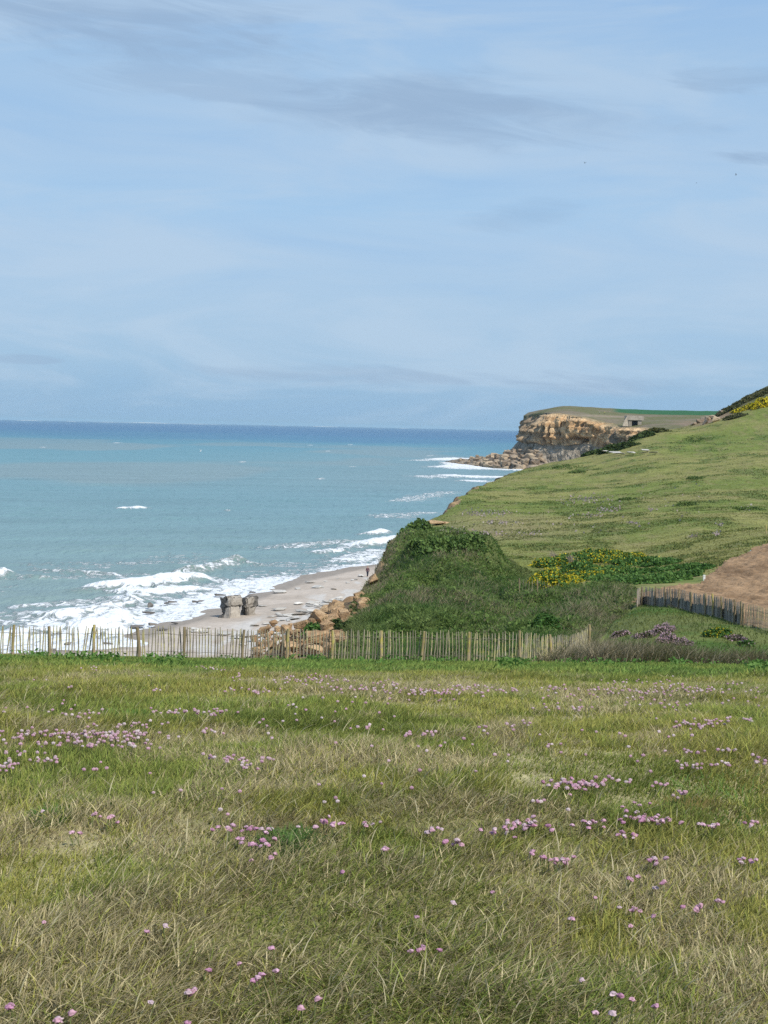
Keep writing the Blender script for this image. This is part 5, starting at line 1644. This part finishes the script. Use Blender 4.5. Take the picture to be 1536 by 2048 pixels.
CL = [   # px, py, spread x, spread y, count, where
    (597, 2005, 0, 0, 1, 'larger of the two heads at the bottom centre'), (623, 1997, 0, 0, 1, 'smaller head right of the large bottom centre one'), (300, 2007, 0, 0, 1, 'single head at the bottom left of centre'),
    (120, 2038, 9, 5, 3, 'three heads at the bottom left corner'), (150, 2020, 0, 0, 1, 'single head just above the bottom left three'), (22, 2002, 4, 10, 2, 'pair at the far left bottom edge'), (372, 2045, 0, 0, 1, 'head cut by the bottom edge left of centre'),
    (388, 1974, 13, 9, 5, 'pale small cluster low on the left'), (410, 1936, 0, 0, 1, 'single head above the pale low cluster'), (478, 1928, 0, 0, 1, 'single bright head above the row of four'), (507, 1955, 0, 0, 1, 'leftmost of the row of four low heads'),
    (524, 1954, 0, 0, 1, 'second of the row of four low heads'), (530, 1946, 0, 0, 1, 'third and upper of the row of four low heads'), (551, 1946, 0, 0, 1, 'rightmost of the row of four low heads'), (546, 1895, 2, 10, 2, 'vertical pair above the row of four'),
    (287, 1854, 0, 0, 1, 'left of two single heads at lower left'), (328, 1850, 0, 0, 1, 'right of two single heads at lower left'), (93, 1840, 0, 0, 1, 'single head beside the left edge'), (835, 1830, 0, 0, 1, 'magenta head low in the centre'), (905, 1807, 0, 0, 1, 'round magenta head right of the low centre one'),
    (843, 1892, 22, 9, 4, 'group of four low in the centre'), (996, 1780, 0, 0, 1, 'single whitish head right of centre'), (1160, 1958, 0, 0, 1, 'single head at the lower right above the pairs'), (1222, 1980, 0, 0, 1, 'upper left of three slanting heads at lower right'), (1247, 1986, 0, 0, 1, 'middle of three slanting heads at lower right'),
    (1263, 1994, 0, 0, 1, 'last of three slanting heads at lower right'), (1189, 2022, 0, 0, 1, 'left of two big heads at the bottom right'), (1223, 2019, 0, 0, 1, 'right of two big heads at the bottom right'), (1310, 2010, 0, 0, 1, 'single head at bottom right among dry grass'),
    (1270, 1812, 11, 7, 5, 'tight cluster in the lower right meadow'), (1266, 1847, 0, 0, 1, 'single head below the tight lower right cluster'), (1306, 1829, 0, 0, 1, 'single head right of the tight lower right cluster'), (1366, 1811, 0, 0, 1, 'left end of the rising row at lower right'),
    (1390, 1818, 0, 0, 1, 'second head of the rising row at lower right'), (1411, 1807, 9, 3, 3, 'middle heads of the rising row at lower right'), (1439, 1796, 3, 6, 2, 'topmost heads of the rising row at lower right'), (1130, 1831, 7, 4, 2, 'small pair in the lower right dry grass'),
    (1190, 1797, 0, 0, 1, 'faint head left of the tight lower right cluster'), (1265, 1757, 9, 6, 3, 'three heads under the right hand row'), (1322, 1766, 9, 7, 3, 'three heads right of the three'), (1123, 1716, 26, 8, 12, 'whitish scatter right of centre'),
    (1302, 1718, 17, 6, 7, 'compact row in the right meadow'), (1488, 1717, 18, 6, 6, 'small group at the right edge'), (1060, 1700, 8, 4, 2, 'pair left of the whitish scatter'), (770, 1702, 6, 8, 3, 'few heads at the very centre'), (690, 1740, 3, 3, 1, 'single faint head in the centre'), (530, 1712, 24, 8, 3, 'few heads below the centre left patch'),
    (488, 1653, 38, 6, 18, 'dense patch left of centre'), (505, 1681, 28, 6, 11, 'lower edge of the dense patch left of centre'), (640, 1634, 8, 8, 4, 'few heads left of the centre row'), (668, 1649, 22, 5, 6, 'short row at the centre'), (737, 1646, 13, 7, 4, 'right end of the centre row'),
    (222, 1633, 15, 6, 5, 'small group in the left meadow'), (184, 1624, 8, 3, 2, 'pair left of the small left group'), (92, 1622, 3, 3, 1, 'single head in the left meadow'), (155, 1660, 8, 4, 2, 'pair below the left meadow pair'), (870, 1655, 11, 8, 5, 'few pale heads right of the centre row'), (897, 1682, 13, 6, 6, 'whitish heads below the pale few'),
    (1045, 1641, 18, 9, 16, 'cluster right of centre with magenta heads'), (1003, 1662, 16, 7, 7, 'left fringe of the magenta cluster'), (1063, 1652, 15, 7, 9, 'right fringe of the magenta cluster'), (1181, 1643, 17, 9, 12, 'cluster of round heads in the right middle'), (1255, 1664, 16, 8, 8, 'loose group below the slanting drift'),
    (1270, 1620, 18, 15, 18, 'slanting drift in the right meadow'), (1298, 1633, 20, 9, 14, 'lower end of the slanting drift'), (1326, 1637, 12, 6, 7, 'right end of the slanting drift'), (1364, 1642, 0, 0, 1, 'single bright head beside the brown tuft'), (1425, 1648, 17, 5, 9, 'row under the wide dark tuft'), (1500, 1641, 9, 6, 5, 'group at the right edge under the wide tuft'),
    (1147, 1566, 31, 10, 46, 'densest bright pink cushion right of centre'), (1190, 1570, 12, 5, 6, 'right fringe of the densest pink cushion'), (1243, 1560, 15, 7, 9, 'small heads right of the densest cushion'), (1080, 1602, 10, 5, 5, 'few heads below left of the densest cushion'), (1136, 1619, 0, 0, 1, 'single round head below the densest cushion'), (1370, 1583, 13, 7, 8, 'cluster left of the wide dark tuft'),
    (1320, 1571, 15, 5, 5, 'row left of the wide tuft cluster'), (1440, 1528, 22, 6, 14, 'pale patch in the upper right meadow'), (1366, 1530, 14, 9, 6, 'few heads left of the pale upper right patch'), (1455, 1500, 16, 5, 5, 'row above the pale upper right patch'), (1520, 1520, 12, 8, 8, 'pale group at the right edge'),
    (10, 1531, 24, 12, 18, 'dense pink cushion at the left edge'), (105, 1519, 26, 6, 12, 'patch right of the left edge cushion'), (465, 1517, 26, 8, 20, 'lilac patch in the middle left'), (502, 1533, 10, 6, 7, 'lower tip of the middle left lilac patch'), (532, 1515, 9, 6, 5, 'whitish heads right of the lilac patch'),
    (182, 1535, 30, 8, 5, None), (45, 1505, 22, 5, 8, None), (40, 1468, 40, 10, 24, None), (150, 1470, 60, 10, 40, None), (230, 1470, 50, 13, 60, None), (180, 1489, 60, 6, 26, None), (270, 1489, 22, 5, 10, None), (285, 1448, 28, 5, 12, None), (165, 1430, 22, 8, 10, None), (375, 1423, 42, 5, 24, None), (435, 1421, 12, 5, 8, None),
    (420, 1464, 13, 6, 9, None), (345, 1475, 6, 4, 3, None), (735, 1455, 16, 5, 7, None), (850, 1467, 14, 6, 9, None), (820, 1470, 15, 6, 6, None), (965, 1457, 6, 6, 4, None), (1040, 1445, 22, 8, 9, None), (1105, 1488, 7, 7, 4, None), (1392, 1448, 26, 6, 26, None), (1435, 1441, 22, 6, 16, None), (1495, 1438, 11, 4, 6, None), (1390, 1500, 30, 8, 8, None),
    (490, 1381, 28, 6, 34, None), (475, 1352, 8, 10, 14, None), (415, 1336, 15, 4, 18, None), (440, 1339, 7, 3, 6, None), (620, 1358, 42, 8, 70, None), (720, 1376, 32, 5, 34, None), (780, 1366, 16, 6, 20, None), (830, 1381, 22, 5, 22, None), (882, 1383, 32, 6, 30, None), (930, 1372, 26, 5, 20, None), (972, 1381, 32, 5, 24, None), (1016, 1381, 11, 4, 8, None),
    (1105, 1377, 11, 8, 20, None), (1190, 1379, 22, 4, 12, None), (1250, 1366, 22, 6, 20, None), (1262, 1381, 42, 6, 34, None), (1330, 1366, 22, 8, 26, None), (1357, 1379, 42, 7, 50, None), (1402, 1381, 32, 6, 22, None), (1475, 1366, 12, 5, 10, None), (1502, 1381, 12, 4, 6, None), (190, 1337, 11, 4, 8, None), (75, 1358, 8, 3, 5, None), (135, 1375, 8, 3, 5, None), (310, 1351, 9, 4, 6, None),
    (310, 1379, 9, 4, 5, None), (1100, 1411, 32, 8, 16, None), (1160, 1416, 22, 4, 9, None), (1280, 1406, 24, 6, 14, None), (1350, 1411, 24, 6, 14, None), (1480, 1408, 30, 6, 9, None), (560, 1445, 60, 20, 10, None), (100, 1420, 90, 14, 14, None), (600, 1420, 120, 20, 16, None), (900, 1500, 160, 40, 16, None), (1250, 1480, 140, 40, 18, None), (700, 1580, 200, 40, 8, None), (300, 1590, 200, 40, 8, None), (780, 1395, 300, 8, 24, None), (1300, 1395, 200, 8, 24, None),
]
singles, massed = [], []
_ms = {}


def hit_meadow(px, py, h):
    d = ray(px, py)
    ys = _YS[_YS < 49]
    zz = EYE + d.z * ys
    g = meadow_z(d.x * ys, ys) + h
    k = np.nonzero(zz < g)[0]
    if len(k) == 0: return None
    i = max(k[0], 1)
    a, b = zz[i - 1] - g[i - 1], g[i] - zz[i]
    Y = ys[i - 1] + (ys[i] - ys[i - 1]) * a / max(a + b, 1e-9)
    return Vector((d.x * Y, Y, EYE + d.z * Y - h))


for px, py, sx, sy, n, where in CL:
    for _ in range(n):
        h = random.uniform(0.045, 0.075) if n > 1 else random.uniform(.06, .09)
        qx = px + (random.gauss(0, sx * 0.95) if sx else 0); qy = py + (random.gauss(0, sy * 0.62) if sy else 0)
        q = hit_meadow(qx, qy, h)
        if q is None or q.y > 46.5 or (where is None and py < 1420 and random.random() < .3): continue
        (singles if where and len(singles) < 300 else massed).append((q, h, where))
for q, h, where in singles:
    k = min(range(5), key=lambda i: abs(STEM_H[i] - h))
    g_ = 1 + q.y * .012
    st = obj('thrift_flower', STEMS[k], None, loc=q - Vector((0, 0, .01)), rot=(random.gauss(0, .10), random.gauss(0, .10), random.uniform(0, 6)), scale=(g_, g_, g_))
    tag(st, 'pink thrift flower, ' + where, 'flower', 'pink thrift flowers in the meadow')
    r = random.uniform(0.0080, 0.0122)
    obj('flower_head', random.choice(HEADS), None, st, loc=(0, 0, STEM_H[k]), rot=(random.gauss(0, .25), random.gauss(0, .25), random.uniform(0, 6)), scale=(r, r, r))
bm_v, bm_f, bm_c, off = [], [], [], 0
ico = bmesh.new(); bmesh.ops.create_icosphere(ico, subdivisions=1, radius=1.0)
iv = np.array([list(v.co) for v in ico.verts]); iF = np.array([[v.index for v in f.verts] for f in ico.faces]); ico.free()
for q, h, where in massed:
    r = random.uniform(0.0075, 0.0112) * (1 + 0.012 * q.y)
    v = iv * r * np.array((1, 1, .75)) * RNG.uniform(.85, 1.15, (len(iv), 1)) + np.array((q.x, q.y, q.z + h))
    c = np.array(random.choice(((0.66, 0.42, 0.50), (0.68, 0.50, 0.55), (0.60, 0.37, 0.45), (0.72, 0.60, 0.60), (0.58, 0.42, 0.44)))) * RNG.uniform(.8, 1.15, (len(iv), 1))
    bm_v.append(v); bm_f.append(iF + off); bm_c.append(c); off += len(v)
    # its stem
    s = np.array(((q.x - .003, q.y, q.z), (q.x + .003, q.y, q.z), (q.x, q.y, q.z + h)))
    bm_v.append(s); bm_f.append(np.array([[off, off + 1, off + 2]])); bm_c.append(np.tile((0.12, 0.15, 0.05), (3, 1))); off += 3
tag(obj('thrift_flowers', np_mesh('thrift_flowers', np.concatenate(bm_v), np.concatenate(bm_f), {'tint': np.concatenate(bm_c)}, False), M['petal']), 'drifts of small pink thrift flowers across the farther meadow', 'flowers', kind='stuff')
print('thrift singles', len(singles), 'massed', len(massed))


# ------------------------------------------------------------------ sea air between here and the far shore
def build_haze():
    m = bpy.data.materials.new('sea_haze')
    m.use_nodes = True
    m.node_tree.nodes.clear()
    g = NT(m.node_tree)
    v = g.new('ShaderNodeVolumePrincipled')
    v.inputs['Color'].default_value = (0.58, 0.84, 1.0, 1)
    v.inputs['Density'].default_value = 3.0e-5
    o = g.new('ShaderNodeOutputMaterial')
    g.l.new(v.outputs[0], o.inputs['Volume'])
    bm = bmesh.new()
    box_bm(bm, -60000, 60000, -2000, 60000, -5, 95)
    tag(obj('haze', bm_mesh('haze', bm), m), kind='stuff')


build_haze()
